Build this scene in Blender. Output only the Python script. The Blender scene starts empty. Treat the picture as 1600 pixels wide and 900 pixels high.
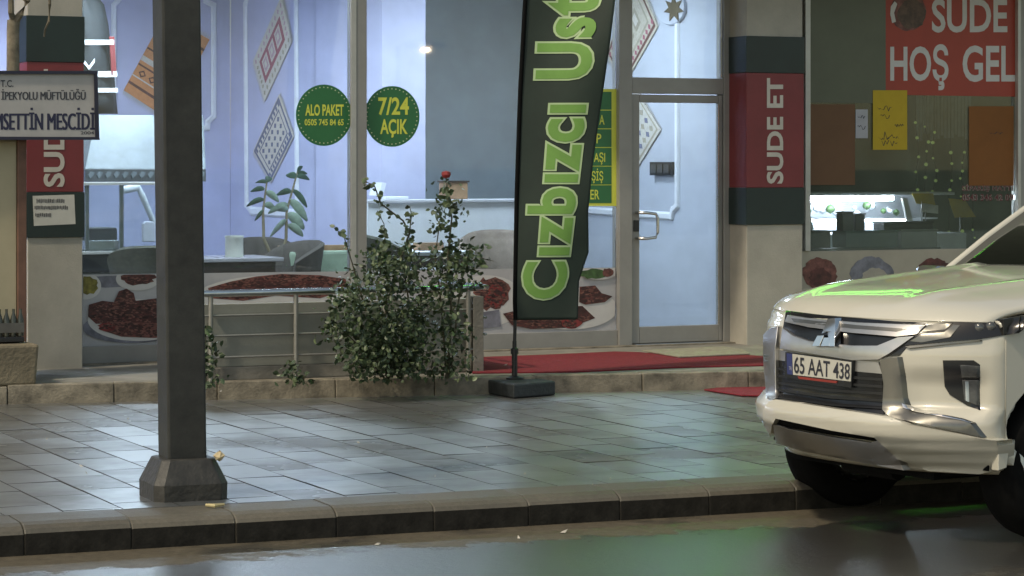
import bpy, bmesh, math, random
from mathutils import Vector, Matrix
random.seed(7)
R = math.radians
scene = bpy.context.scene
col = scene.collection

# ------------------------------------------------------------------ camera
F_PX, HC, HY = 4000.0, 1.75, 255.0          # focal length in photo pixels, eye height, horizon row
cam_d = bpy.data.cameras.new('camera')
cam = bpy.data.objects.new('camera', cam_d); col.objects.link(cam)
cam.location = (0, 0, HC); cam.rotation_euler = (R(90), 0, 0)
cam_d.sensor_width = 36; cam_d.lens = 36 * F_PX / 1600
cam_d.shift_y = -(450 - HY) / 1600
cam_d.clip_end = 2000
scene.camera = cam

# ------------------------------------------------------------------ world, sun, exposure
SUN_TRAVEL = Vector((0.46, 0.42, -0.78)).normalized()
world = bpy.data.worlds.new('World'); scene.world = world; world.use_nodes = True
nt = world.node_tree; nt.nodes.clear()
sky = nt.nodes.new('ShaderNodeTexSky'); sky.sky_type = 'NISHITA'; sky.sun_disc = False
sky.sun_elevation = math.asin(-SUN_TRAVEL.z)
sky.sun_rotation = math.atan2(-SUN_TRAVEL.x, -SUN_TRAVEL.y)
tint = nt.nodes.new('ShaderNodeMixRGB'); tint.blend_type = 'MULTIPLY'; tint.inputs[0].default_value = 1
tint.inputs[2].default_value = (1.0, 0.86, 0.64, 1)     # street lamp glow in the night air
bg = nt.nodes.new('ShaderNodeBackground'); bg.inputs[1].default_value = 0.145
wo = nt.nodes.new('ShaderNodeOutputWorld')
nt.links.new(sky.outputs[0], tint.inputs[1]); nt.links.new(tint.outputs[0], bg.inputs[0]); nt.links.new(bg.outputs[0], wo.inputs[0])
sun_d = bpy.data.lights.new('sun', 'SUN'); sun_d.energy = 1.6; sun_d.angle = R(4); sun_d.color = (1.0, 0.89, 0.69)
sun = bpy.data.objects.new('sun', sun_d); col.objects.link(sun)
sun.rotation_euler = SUN_TRAVEL.to_track_quat('-Z', 'Y').to_euler()
vs = scene.view_settings
vs.view_transform = 'Standard'; vs.look = 'None'; vs.exposure = 0.55; vs.gamma = 1
scene.cycles.use_denoising = True
scene.cycles.max_bounces = 8; scene.cycles.transparent_max_bounces = 16
scene.cycles.sample_clamp_indirect = 4
scene.cycles.caustics_reflective = False; scene.cycles.caustics_refractive = False

# ------------------------------------------------------------------ pixel -> place
def ray(px, py): return Vector(((px - 800) / F_PX, 1.0, (HY - py) / F_PX))
CAM = Vector((0, 0, HC))
def on_z(px, py, z):
    d = ray(px, py); return CAM + d * ((z - HC) / d.z)
A0 = on_z(985, 540, .13); B0 = on_z(131, 569, .13)
TH = math.atan2(A0.y - B0.y, A0.x - B0.x)               # the shop front runs 25 degrees off the picture plane
UX = Vector((math.cos(TH), math.sin(TH), 0)); VX = Vector((-UX.y, UX.x, 0)); ZX = Vector((0, 0, 1))
ORG = Vector((A0.x, A0.y, 0))
def W(u, v, z): return ORG + UX * u + VX * v + ZX * z
def on_v(v):
    def f(px, py):
        d = ray(px, py); t = (ORG.dot(VX) + v) / d.dot(VX); return CAM + d * t
    return f
def on_u(u):
    def f(px, py):
        d = ray(px, py); t = (ORG.dot(UX) + u) / d.dot(UX); return CAM + d * t
    return f
def uz(px, py, v=0.0):
    p = on_v(v)(px, py) - ORG; return p.dot(UX), p.z
def on_y(y0, slope=0.0):
    def f(px, py):                                       # upright plane y = y0 + slope*x
        d = ray(px, py); t = y0 / (1 - slope * d.x); return CAM + d * t
    return f

# ------------------------------------------------------------------ materials
MATS = {}
def mat(name, c, rough=.6, metal=0, var=.12, scale=8, bump=0, bscale=40, spec=.5, emit=None, es=0, coat=0, alpha_noise=None, rvar=0):
    if name in MATS: return MATS[name]
    m = bpy.data.materials.new(name); m.use_nodes = True; n = m.node_tree.nodes; l = m.node_tree.links
    b = n['Principled BSDF']
    b.inputs['Roughness'].default_value = rough; b.inputs['Metallic'].default_value = metal
    b.inputs['Specular IOR Level'].default_value = spec
    b.inputs['Coat Weight'].default_value = coat; b.inputs['Coat Roughness'].default_value = .08
    tc = n.new('ShaderNodeTexCoord')
    if var or rvar:
        no = n.new('ShaderNodeTexNoise'); no.inputs['Scale'].default_value = scale; no.inputs['Detail'].default_value = 6; no.inputs['Roughness'].default_value = .65
        l.new(tc.outputs['Object'], no.inputs['Vector'])
        cr = n.new('ShaderNodeValToRGB'); cr.color_ramp.elements[0].position = .3; cr.color_ramp.elements[1].position = .7
        cr.color_ramp.elements[0].color = tuple(x * (1 - var) for x in c) + (1,)
        cr.color_ramp.elements[1].color = tuple(min(1, x * (1 + var)) for x in c) + (1,)
        l.new(no.outputs[0], cr.inputs[0]); l.new(cr.outputs[0], b.inputs['Base Color'])
        if rvar:
            mr = n.new('ShaderNodeMapRange'); mr.inputs[1].default_value = .3; mr.inputs[2].default_value = .7
            mr.inputs[3].default_value = max(.02, rough - rvar); mr.inputs[4].default_value = min(1, rough + rvar)
            l.new(no.outputs[0], mr.inputs[0]); l.new(mr.outputs[0], b.inputs['Roughness'])
    else: b.inputs['Base Color'].default_value = tuple(c) + (1,)
    if bump:
        n2 = n.new('ShaderNodeTexNoise'); n2.inputs['Scale'].default_value = bscale; n2.inputs['Detail'].default_value = 5
        l.new(tc.outputs['Object'], n2.inputs['Vector'])
        bp = n.new('ShaderNodeBump'); bp.inputs['Strength'].default_value = bump; bp.inputs['Distance'].default_value = .01
        l.new(n2.outputs[0], bp.inputs['Height']); l.new(bp.outputs[0], b.inputs['Normal'])
    if emit:
        b.inputs['Emission Color'].default_value = tuple(emit) + (1,); b.inputs['Emission Strength'].default_value = es
    MATS[name] = m; return m

def glass_mat(name, tintc, dust_haze=.03, dust_haze_c=(.6, .6, .6), gl=1.0, rough=.02):
    m = bpy.data.materials.new(name); m.use_nodes = True; n = m.node_tree.nodes; l = m.node_tree.links; n.clear()
    o = n.new('ShaderNodeOutputMaterial'); t = n.new('ShaderNodeBsdfTransparent'); t.inputs[0].default_value = tuple(tintc) + (1,)
    g = n.new('ShaderNodeBsdfGlossy'); g.inputs['Roughness'].default_value = rough
    fr = n.new('ShaderNodeFresnel'); fr.inputs[0].default_value = 1.45
    mu = n.new('ShaderNodeMath'); mu.operation = 'MULTIPLY'; mu.inputs[1].default_value = gl
    l.new(fr.outputs[0], mu.inputs[0])
    mx = n.new('ShaderNodeMixShader'); l.new(mu.outputs[0], mx.inputs[0]); l.new(t.outputs[0], mx.inputs[1]); l.new(g.outputs[0], mx.inputs[2])
    d = n.new('ShaderNodeBsdfDiffuse'); d.inputs[0].default_value = tuple(dust_haze_c) + (1,)
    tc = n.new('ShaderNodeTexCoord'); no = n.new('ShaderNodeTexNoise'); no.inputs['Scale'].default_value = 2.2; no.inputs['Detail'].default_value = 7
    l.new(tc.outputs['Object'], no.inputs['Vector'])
    mr = n.new('ShaderNodeMapRange'); mr.inputs[1].default_value = .35; mr.inputs[2].default_value = .75; mr.inputs[3].default_value = dust_haze * .5; mr.inputs[4].default_value = dust_haze * 1.8
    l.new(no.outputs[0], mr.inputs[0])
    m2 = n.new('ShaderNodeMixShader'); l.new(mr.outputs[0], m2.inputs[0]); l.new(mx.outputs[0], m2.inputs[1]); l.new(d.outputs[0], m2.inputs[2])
    l.new(m2.outputs[0], o.inputs[0]); MATS[name] = m; return m

WET_R = {'tile': .36, 'road': .28}; WET_LO = {'tile': .22, 'road': .06}
def wet_mat(name, dry, wet, kind):
    """wet stone: per-piece tone, uneven film of water (colour and gloss), fine relief"""
    m = bpy.data.materials.new(name); m.use_nodes = True; n = m.node_tree.nodes; l = m.node_tree.links
    b = n['Principled BSDF']; tc = n.new('ShaderNodeTexCoord'); geo = n.new('ShaderNodeNewGeometry'); oi = n.new('ShaderNodeObjectInfo')
    big = n.new('ShaderNodeTexNoise'); big.inputs['Detail'].default_value = 5; big.inputs['Roughness'].default_value = .6
    big.inputs['Scale'].default_value = {'tile': .8, 'road': .55, 'kerb': 2.0}[kind]
    l.new(geo.outputs['Position'], big.inputs['Vector'])
    fine = n.new('ShaderNodeTexNoise'); fine.inputs['Scale'].default_value = {'tile': 55, 'road': 24, 'kerb': 40}[kind]; fine.inputs['Detail'].default_value = 8; fine.inputs['Roughness'].default_value = .7
    l.new(geo.outputs['Position'], fine.inputs['Vector'])
    add = n.new('ShaderNodeMath'); add.operation = 'ADD'; l.new(big.outputs[0], add.inputs[0])
    k = n.new('ShaderNodeMath'); k.operation = 'MULTIPLY_ADD'; k.inputs[1].default_value = {'tile': .26, 'road': 0, 'kerb': .2}[kind]; k.inputs[2].default_value = {'tile': -.07, 'road': 0, 'kerb': -.1}[kind]
    l.new(oi.outputs['Random'], k.inputs[0]); l.new(k.outputs[0], add.inputs[1])
    src = add
    if kind == 'road':
        pn = n.new('ShaderNodeTexNoise'); pn.inputs['Scale'].default_value = 2.6; pn.inputs['Detail'].default_value = 9; pn.inputs['Roughness'].default_value = .7; l.new(geo.outputs['Position'], pn.inputs['Vector'])
        pk_ = n.new('ShaderNodeMath'); pk_.operation = 'MULTIPLY_ADD'; pk_.inputs[1].default_value = .7; pk_.inputs[2].default_value = -.35; l.new(pn.outputs[0], pk_.inputs[0]); l.new(pk_.outputs[0], add.inputs[1])
        # distance from the kerb: gutter strip drains dry, crown of the road holds water
        dp = n.new('ShaderNodeVectorMath'); dp.operation = 'DOT_PRODUCT'; dp.inputs[1].default_value = tuple(KV)
        l.new(geo.outputs['Position'], dp.inputs[0])
        d2 = n.new('ShaderNodeMath'); d2.operation = 'SUBTRACT'; d2.inputs[0].default_value = KD; l.new(dp.outputs['Value'], d2.inputs[1])
        rn = n.new('ShaderNodeTexNoise'); rn.inputs['Scale'].default_value = 6; rn.inputs['Detail'].default_value = 8; l.new(geo.outputs['Position'], rn.inputs['Vector'])
        r3 = n.new('ShaderNodeMath'); r3.operation = 'MULTIPLY_ADD'; r3.inputs[1].default_value = .5; l.new(rn.outputs[0], r3.inputs[0]); l.new(d2.outputs[0], r3.inputs[2])
        ed = n.new('ShaderNodeMapRange'); ed.inputs[1].default_value = .74; ed.inputs[2].default_value = .86; ed.inputs[3].default_value = -.14; ed.inputs[4].default_value = .22
        l.new(r3.outputs[0], ed.inputs[0])
        a2 = n.new('ShaderNodeMath'); a2.operation = 'ADD'; l.new(add.outputs[0], a2.inputs[0]); l.new(ed.outputs[0], a2.inputs[1]); src = a2
    w = n.new('ShaderNodeMapRange'); lo, hi = {'tile': (.36, .64), 'road': (.40, .58), 'kerb': (.35, .75)}[kind]
    w.inputs[1].default_value = lo; w.inputs[2].default_value = hi; l.new(src.outputs[0], w.inputs[0])
    mc = n.new('ShaderNodeMixRGB'); mc.inputs[1].default_value = dry + (1,); mc.inputs[2].default_value = wet + (1,); l.new(w.outputs[0], mc.inputs[0])
    mf = n.new('ShaderNodeMixRGB'); mf.blend_type = 'MULTIPLY'; mf.inputs[0].default_value = .45 if kind != 'road' else .8
    cr = n.new('ShaderNodeValToRGB'); cr.color_ramp.elements[0].position = .3; cr.color_ramp.elements[0].color = (.55, .55, .55, 1); cr.color_ramp.elements[1].position = .7; cr.color_ramp.elements[1].color = (1.3, 1.3, 1.3, 1)
    l.new(fine.outputs[0], cr.inputs[0]); l.new(mc.outputs[0], mf.inputs[1]); l.new(cr.outputs[0], mf.inputs[2]); l.new(mf.outputs[0], b.inputs['Base Color'])
    rr = n.new('ShaderNodeMapRange'); a, z = {'tile': (.30, .20), 'road': (.5, .12), 'kerb': (.6, .4)}[kind]
    rr.inputs[3].default_value = a; rr.inputs[4].default_value = z; l.new(w.outputs[0], rr.inputs[0]); l.new(rr.outputs[0], b.inputs['Roughness'])
    sp = n.new('ShaderNodeMapRange'); a, z = {'tile': (.3, .4), 'road': (.12, .3), 'kerb': (.3, .5)}[kind]
    sp.inputs[3].default_value = a; sp.inputs[4].default_value = z; l.new(w.outputs[0], sp.inputs[0]); l.new(sp.outputs[0], b.inputs['Specular IOR Level'])
    bp = n.new('ShaderNodeBump'); bp.inputs['Strength'].default_value = {'tile': .06, 'road': .6, 'kerb': .5}[kind]; bp.inputs['Distance'].default_value = .006
    l.new(fine.outputs[0], bp.inputs['Height']); l.new(bp.outputs[0], b.inputs['Normal'])
    if kind != 'kerb':          # film of water over the stone
        out = n['Material Output']; g = n.new('ShaderNodeBsdfGlossy'); g.inputs['Roughness'].default_value = WET_R[kind]
        bp2 = n.new('ShaderNodeBump'); bp2.inputs['Strength'].default_value = .06 if kind == 'tile' else .6; bp2.inputs['Distance'].default_value = .008
        l.new(fine.outputs[0], bp2.inputs['Height']); l.new(bp2.outputs[0], g.inputs['Normal'])
        fr = n.new('ShaderNodeFresnel'); fr.inputs[0].default_value = 2.0 if kind == 'tile' else 2.6
        fm = n.new('ShaderNodeMapRange'); fm.inputs[3].default_value = WET_LO[kind]; fm.inputs[4].default_value = 1.0; l.new(w.outputs[0], fm.inputs[0])
        mm = n.new('ShaderNodeMath'); mm.operation = 'MULTIPLY'; l.new(fr.outputs[0], mm.inputs[0]); l.new(fm.outputs[0], mm.inputs[1])
        mx = n.new('ShaderNodeMixShader'); l.new(mm.outputs[0], mx.inputs[0]); l.new(b.outputs[0], mx.inputs[1]); l.new(g.outputs[0], mx.inputs[2]); l.new(mx.outputs[0], out.inputs['Surface'])
    MATS[name] = m; return m

# ------------------------------------------------------------------ mesh helpers
ROOT = {}
class MB:
    def __init__(s): s.v = []; s.f = []; s.mi = []
    def add(s, vs, fs):
        o = len(s.v); s.v += [Vector(p) for p in vs]; s.f += [tuple(i + o for i in f) for f in fs]; return s
    def hexa(s, p):      # 8 corners: bottom 4, top 4
        return s.add(p, [(3, 2, 1, 0), (4, 5, 6, 7), (0, 1, 5, 4), (1, 2, 6, 5), (2, 3, 7, 6), (3, 0, 4, 7)])
    def box(s, c, d, M=None):
        x, y, z = d[0] / 2, d[1] / 2, d[2] / 2
        p = [Vector(q) for q in ((-x, -y, -z), (x, -y, -z), (x, y, -z), (-x, y, -z), (-x, -y, z), (x, -y, z), (x, y, z), (-x, y, z))]
        if M is not None: p = [M @ q for q in p]
        return s.hexa([q + Vector(c) for q in p])
    def fbox(s, u0, u1, v0, v1, z0, z1):
        return s.hexa([W(u0, v0, z0), W(u1, v0, z0), W(u1, v1, z0), W(u0, v1, z0), W(u0, v0, z1), W(u1, v0, z1), W(u1, v1, z1), W(u0, v1, z1)])
    def prism(s, pts, ext):
        n = len(pts); e = Vector(ext)
        return s.add(list(pts) + [p + e for p in pts], [tuple(range(n)), tuple(range(2 * n - 1, n - 1, -1))] + [(i, i + n, (i + 1) % n + n, (i + 1) % n) for i in range(n)])
    def tube(s, path, r, seg=8, caps=True):
        path = [Vector(p) for p in path]; rs = r if isinstance(r, (list, tuple)) else [r] * len(path); vs = []; fs = []
        for i, p in enumerate(path):
            t = (path[min(i + 1, len(path) - 1)] - path[max(i - 1, 0)]).normalized()
            a = t.cross(Vector((0, 0, 1))) if abs(t.z) < .9 else t.cross(Vector((1, 0, 0))); a.normalize(); b = t.cross(a)
            for k in range(seg):
                q = 2 * math.pi * k / seg; vs.append(p + (a * math.cos(q) + b * math.sin(q)) * rs[i])
        for i in range(len(path) - 1):
            for k in range(seg):
                fs.append((i * seg + k, i * seg + (k + 1) % seg, (i + 1) * seg + (k + 1) % seg, (i + 1) * seg + k))
        if caps: fs += [tuple(range(seg - 1, -1, -1)), tuple((len(path) - 1) * seg + k for k in range(seg))]
        return s.add(vs, fs)
    def lathe(s, prof, c, axis=Vector((0, 0, 1)), seg=20):
        axis = Vector(axis).normalized(); a = axis.cross(Vector((0, 0, 1))) if abs(axis.z) < .9 else axis.cross(Vector((1, 0, 0))); a.normalize(); b = axis.cross(a)
        vs = []; fs = []; n = len(prof)
        for k in range(seg):
            q = 2 * math.pi * k / seg
            for r, h in prof: vs.append(Vector(c) + (a * math.cos(q) + b * math.sin(q)) * r + axis * h)
        for k in range(seg):
            for i in range(n - 1): fs.append((k * n + i, ((k + 1) % seg) * n + i, ((k + 1) % seg) * n + i + 1, k * n + i + 1))
        return s.add(vs, fs)
    def grid(s, rows):
        n = len(rows[0]); vs = [p for r in rows for p in r]
        return s.add(vs, [(i * n + j, i * n + j + 1, (i + 1) * n + j + 1, (i + 1) * n + j) for i in range(len(rows) - 1) for j in range(n - 1)])
    def build(s, name, m, parent=None, smooth=False, bevel=0, solid=0, origin=None, recalc=True, sub=0):
        me = bpy.data.meshes.new(name)
        if parent is not None: inv = ROOT[parent.name].inverted()
        else:
            if origin is None:
                xs = [p.x for p in s.v]; ys = [p.y for p in s.v]; origin = Vector(((min(xs) + max(xs)) / 2, (min(ys) + max(ys)) / 2, min(p.z for p in s.v)))
            inv = Matrix.Translation(-Vector(origin))
        me.from_pydata([inv @ p for p in s.v], [], s.f)
        if recalc:
            bm = bmesh.new(); bm.from_mesh(me); bmesh.ops.recalc_face_normals(bm, faces=bm.faces); bm.to_mesh(me); bm.free()
        if m is not None:
            for q in (m if isinstance(m, list) else [m]): me.materials.append(q)
        if smooth:
            for p in me.polygons: p.use_smooth = True
            me.set_sharp_from_angle(angle=R(48))
        o = bpy.data.objects.new(name, me); col.objects.link(o)
        if parent is not None: o.parent = parent; ROOT[o.name] = ROOT[parent.name]
        else: o.location = origin; ROOT[o.name] = Matrix.Translation(Vector(origin))
        if solid:
            q = o.modifiers.new('solid', 'SOLIDIFY'); q.thickness = solid; q.offset = -1
        if bevel:
            q = o.modifiers.new('bevel', 'BEVEL'); q.width = bevel; q.segments = 2; q.limit_method = 'ANGLE'; q.angle_limit = R(35)
        if sub:
            q = o.modifiers.new('sub', 'SUBSURF'); q.levels = sub; q.render_levels = sub
        return o
def tag(o, label, cat, group=None):
    o['label'] = label; o['category'] = cat
    if group: o['group'] = group
    return o
def struct(o): o['kind'] = 'structure'; return o
def thing(name, label, cat, loc, rz=0, group=None):
    o = bpy.data.objects.new(name, None); col.objects.link(o); o.location = loc; o.rotation_euler = (0, 0, rz); o.empty_display_size = .2
    ROOT[o.name] = Matrix.Translation(Vector(loc)) @ Matrix.Rotation(rz, 4, 'Z')
    return tag(o, label, cat, group)
def copy_tree(o, parent=None):
    c = o.copy(); col.objects.link(c); c.parent = parent
    for ch in o.children: copy_tree(ch, c)
    return c

def plate(name, pts, fn, nv, th, m, parent=None, **k):
    """flat solid whose front outline is pts (pixels) on surface fn, thickness th along nv"""
    return MB().prism([fn(*p) for p in pts], Vector(nv) * th).build(name, m, parent, **k)
def rect(x0, y0, x1, y1): return [(x0, y1), (x1, y1), (x1, y0), (x0, y0)]
def circ(cx, cy, rx, ry=None, n=40, jit=0, seed=0):
    r = random.Random(seed); ry = ry or rx
    return [(cx + rx * math.cos(2 * math.pi * i / n) * (1 + jit * r.uniform(-1, 1)), cy + ry * math.sin(2 * math.pi * i / n) * (1 + jit * r.uniform(-1, 1))) for i in range(n)]

FONT_CACHE = {}
def text_mesh(s, bold=0.0, res=4, align='LEFT', space=1.0, line=1.0):
    key = (s, bold, align, space, line)
    if key in FONT_CACHE: return FONT_CACHE[key]
    c = bpy.data.curves.new('t', 'FONT'); c.body = s; c.size = 1; c.offset = bold; c.resolution_u = res; c.align_x = align; c.space_character = space; c.space_line = line
    c.fill_mode = 'FRONT'
    o = bpy.data.objects.new('t', c); col.objects.link(o)
    dg = bpy.context.evaluated_depsgraph_get(); me = bpy.data.meshes.new_from_object(o.evaluated_get(dg))
    vs = [v.co.copy() for v in me.vertices]; fs = [tuple(p.vertices) for p in me.polygons]
    bpy.data.objects.remove(o); bpy.data.curves.remove(c); bpy.data.meshes.remove(me)
    FONT_CACHE[key] = (vs, fs); return vs, fs
def text_on(name, s, quad, fn, m, parent, bold=.01, off=None, fit=None, heavy=0, **k):
    """lettering whose bounding box fills the pixel quad (bl, br, tr, tl) on surface fn"""
    vs, fs = text_mesh(s, bold, **k)
    src = text_mesh(fit, bold, **k)[0] if fit else vs
    x0 = min(v.x for v in src); x1 = max(v.x for v in src); y0 = min(v.y for v in src); y1 = max(v.y for v in src)
    bl, br, tr, tl = [Vector(q) for q in quad]; out = []
    for v in vs:
        a = (v.x - x0) / (x1 - x0); b = (v.y - y0) / (y1 - y0)
        p = (bl * (1 - a) + br * a) * (1 - b) + (tl * (1 - a) + tr * a) * b
        q = fn(p.x, p.y); out.append(q + off if off else q)
    hpx = (tl - bl).length
    if hpx < 13:                                  # too small to pick the letters apart
        o = MB().add(out, fs).build(name, m, parent, recalc=False); o['kind'] = 'stuff'; return o
    for g in glyphs(vs, fs):
        bb_ = sub_mesh(out, fs, g)
        if heavy:                                # second pass of paint thickens the strokes
            e = (fn(br.x, br.y) - fn(bl.x, bl.y)).normalized(); nf = UX.cross(ZX)
            c_ = sub_mesh([q + e * heavy + nf * .0006 for q in out], fs, g); bb_.add(c_.v, c_.f)
        o = bb_.build('letter' if name == 'lettering' else name, m, parent, recalc=False)
    return o
def glyphs(vs, fs):
    """face groups, one per letter (dots and cedillas go with their letter)"""
    par = list(range(len(vs)))
    def find(i):
        while par[i] != i: par[i] = par[par[i]]; i = par[i]
        return i
    for f in fs:
        for i in f[1:]: par[find(i)] = find(f[0])
    comp = {}
    for k, f in enumerate(fs): comp.setdefault(find(f[0]), []).append(k)
    items = []
    for ks in comp.values():
        xs = [vs[i].x for k in ks for i in fs[k]]; items.append([min(xs), max(xs), ks])
    items.sort(key=lambda t: t[0]); out = []
    for it in items:
        if out and min(out[-1][1], it[1]) - max(out[-1][0], it[0]) > .4 * min(out[-1][1] - out[-1][0], it[1] - it[0]): out[-1][2] += it[2]; out[-1][1] = max(out[-1][1], it[1])
        else: out.append(it)
    return [t[2] for t in out]
def sub_mesh(pts, fs, ks):
    idx = {}; b = MB(); vv = []; ff = []
    for k in ks:
        f = []
        for i in fs[k]:
            if i not in idx: idx[i] = len(vv); vv.append(pts[i])
            f.append(idx[i])
        ff.append(tuple(f))
    return b.add(vv, ff)
def quadrect(x0, y0, x1, y1): return ((x0, y1), (x1, y1), (x1, y0), (x0, y0))
def upquad(x0, y0, x1, y1): return ((x1, y1), (x1, y0), (x0, y0), (x0, y1))      # lettering that reads bottom to top

# kerb line
K0 = on_z(0, 822, 0); K1 = on_z(1250, 754, 0)
KU = (K1 - K0); KU.z = 0; KU.normalize(); KV = Vector((-KU.y, KU.x, 0)); KA = math.atan2(KU.y, KU.x)
KD = K0.dot(KV)

# base materials
M_tile = wet_mat('wet_paving', (.080, .077, .070), (.058, .062, .062), 'tile')
M_road = wet_mat('wet_asphalt', (.115, .098, .07), (.042, .036, .025), 'road')
M_kerb = wet_mat('kerb_stone', (.125, .112, .088), (.075, .068, .054), 'kerb')
M_kerbd = mat('kerb_face_wet_shade', (.020, .0185, .016), .85, var=.5, scale=9, bump=.4, spec=.15)  # shade on the kerb front put into its wet colour
M_joint = mat('joint_sand', (.03, .028, .025), .8, var=.3)
M_step = mat('step_concrete', (.185, .162, .122), .75, var=.6, scale=6, bump=.5, bscale=60)
M_cement = mat('cement_grey', (.22, .205, .175), .8, var=.3, scale=3, bump=.4)
M_alu = mat('brown_aluminium', (.31, .30, .28), .45, .2, var=.1, scale=3)
M_alu_l = mat('light_aluminium', (.50, .49, .46), .4, .4, var=.12, scale=4)
M_wallw = mat('pillar_render', (.42, .39, .33), .8, var=.12, scale=3.5, bump=.25, bscale=90)
M_red = mat('red_band', (.195, .028, .032), .4, var=.12, scale=3)
M_navy = mat('dark_green_band', (.008, .020, .019), .35, var=.2, scale=4)
M_let = mat('letter_beige', (.60, .55, .48), .5, var=.08)
M_lav = mat('lavender_paint', (.52, .54, .74), .6, var=.05, scale=1.5, bump=.1, bscale=30)
M_lav2 = mat('pale_paint', (.50, .54, .62), .6, var=.05, scale=1.5)
M_greyw = mat('shadowed_grey', (.40, .46, .48), .7, var=.08, scale=1.2)  # back wall's shadowed look put into its grey
M_white = mat('white_gloss', (.82, .85, .90), .4, var=.05)
M_floor = mat('interior_floor', (.25, .24, .23), .3, var=.2, scale=3)
M_dark = mat('dark_plastic', (.012, .012, .013), .4, var=.2)
M_black = mat('matt_black', (.005, .005, .005), .85, var=.2, spec=.1)
M_steel = mat('stainless', (.62, .62, .60), .22, 1, var=.1, scale=20)
M_pole = mat('pole_paint', (.024, .024, .021), .6, var=.5, scale=6, bump=.15, bscale=70)
M_polebase = mat('pole_base_paint', (.032, .030, .026), .55, var=.45, scale=9, bump=.6, bscale=30)
M_green = mat('sticker_green', (.035, .17, .06), .4, var=.06)
M_yel = mat('sticker_yellow', (.75, .78, .10), .45, var=.05)
M_carpet = mat('red_carpet', (.19, .014, .024), .95, var=.25, scale=25, bump=.7, bscale=220)
M_glass = glass_mat('window_glass', (.93, .96, .96), .05, (.5, .55, .58))  # dust raised to paint a hazy veil over the panes
M_glass_d = glass_mat('dim_glass', (.86, .90, .86), .10, (.36, .40, .32))  # haze on the dim window painted as an olive dust layer
M_paper = mat('paper', (.62, .60, .54), .8, var=.06)
M_ink = mat('ink', (.02, .02, .03), .6, var=0)

def struct_sheet(name, pts, z, m):
    return struct(MB().add([(p[0], p[1], z) for p in pts], [tuple(range(len(pts)))]).build(name, m, origin=Vector((0, 0, z)), recalc=False))

# ================================================================== SETTING
# ground reaching the horizon, the road, the pavement and its tiles
struct_sheet('ground', [(-600, -600), (600, -600), (600, 900), (-600, 900)], -.19, mat('earth', (.05, .045, .038), .9, var=.3, scale=.5))
def kp(s, t, z=0): return KO + KU * s + KV * t + ZX * z       # along kerb, away from road
KO = Vector((K0.x, K0.y, 0)); 
rd = [KO + KU * a + KV * b for a, b in ((-60, -30), (70, -30), (70, .02), (-60, .02))]
struct_sheet('road', [(p.x, p.y) for p in rd], -.15, M_road)

kerb = MB().prism([kp(-40, .02, -.17), kp(-40, .36, -.17), kp(-40, .36, -.03), kp(-40, .02, -.03)], KU * 90).build('kerb', M_joint, origin=KO)
struct(kerb)
random.seed(3)
stone_meshes = []
for q in range(4):
    w = .527; b = MB()
    j = lambda: random.uniform(-.004, .004)
    prof = [(-.004, -.168), (.0, -.045 + j()), (.012, -.030 + j()), (.045, -.010 + j()), (.09, .0), (.365, .0), (.365, -.168)]
    n = len(prof); xs = [0, .006, w - .006, w]; rows = []
    for i, x in enumerate(xs):
        ins = .0025 if i in (0, 3) else 0
        rows.append([Vector((x, t + (ins if t < .1 else 0), z - (ins if z > -.1 else 0))) for t, z in prof])
    b.grid(rows); b.f.append(tuple(range(n))); b.f.append(tuple(range(3 * n, 4 * n)))
    me = bpy.data.meshes.new('kerb_stone'); me.from_pydata(b.v, [], b.f)
    bm = bmesh.new(); bm.from_mesh(me); bmesh.ops.recalc_face_normals(bm, faces=bm.faces); bm.to_mesh(me); bm.free()
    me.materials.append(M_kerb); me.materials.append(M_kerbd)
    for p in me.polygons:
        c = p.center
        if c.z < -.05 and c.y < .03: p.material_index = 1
    stone_meshes.append(me)
for i in range(-4, 18):
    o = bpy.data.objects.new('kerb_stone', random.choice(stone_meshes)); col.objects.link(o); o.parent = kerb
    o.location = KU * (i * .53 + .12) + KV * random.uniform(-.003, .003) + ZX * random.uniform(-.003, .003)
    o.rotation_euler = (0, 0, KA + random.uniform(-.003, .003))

# pavement base and tiles (0.30 x 0.60, courses square to the kerb, joints broken)
P1a = on_z(38, 631, 0); P1b = on_z(1101, 609, 0)
SU = (P1b - P1a).normalized(); SV = Vector((-SU.y, SU.x, 0)); SA = math.atan2(SU.y, SU.x)
pv = [kp(-14, .36), kp(30, .36), P1a + SU * 32, P1a - SU * 12]
pavement = struct_sheet('pavement', [(p.x, p.y) for p in pv], -.012, M_joint)
TILE_A = R(24.5); TU = Vector((math.cos(TILE_A), math.sin(TILE_A), 0)); TV = Vector((-TU.y, TU.x, 0))
tile_meshes = []
for q in range(5):
    random.seed(20 + q); w, d, g, h = .30, .60, .003, .03
    b = MB(); c = .0025
    z = [random.uniform(-.0015, .0015) for _ in range(4)]
    lo = [(g, g), (w - g, g), (w - g, d - g), (g, d - g)]; hi = [(g + c, g + c), (w - g - c, g + c), (w - g - c, d - g - c), (g + c, d - g - c)]
    b.add([Vector((x, y, -h)) for x, y in lo] + [Vector((x, y, -c)) for x, y in lo] + [Vector((x, y, z[i])) for i, (x, y) in enumerate(hi)],
          [(8, 9, 10, 11)] + [(k, (k + 1) % 4, (k + 1) % 4 + 4, k + 4) for k in range(4)] + [(k + 4, (k + 1) % 4 + 4, (k + 1) % 4 + 8, k + 8) for k in range(4)])
    me = bpy.data.meshes.new('paving_tile'); me.from_pydata(b.v, [], b.f); me.materials.append(M_tile); me.materials.append(M_joint)
    for pl in me.polygons[1:]: pl.material_index = 1
    tile_meshes.append(me)
random.seed(5)
def side(p, a, dvec): return (p - a).dot(dvec)
o0 = on_z(535.6, 774, 0)
cand = []
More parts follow.
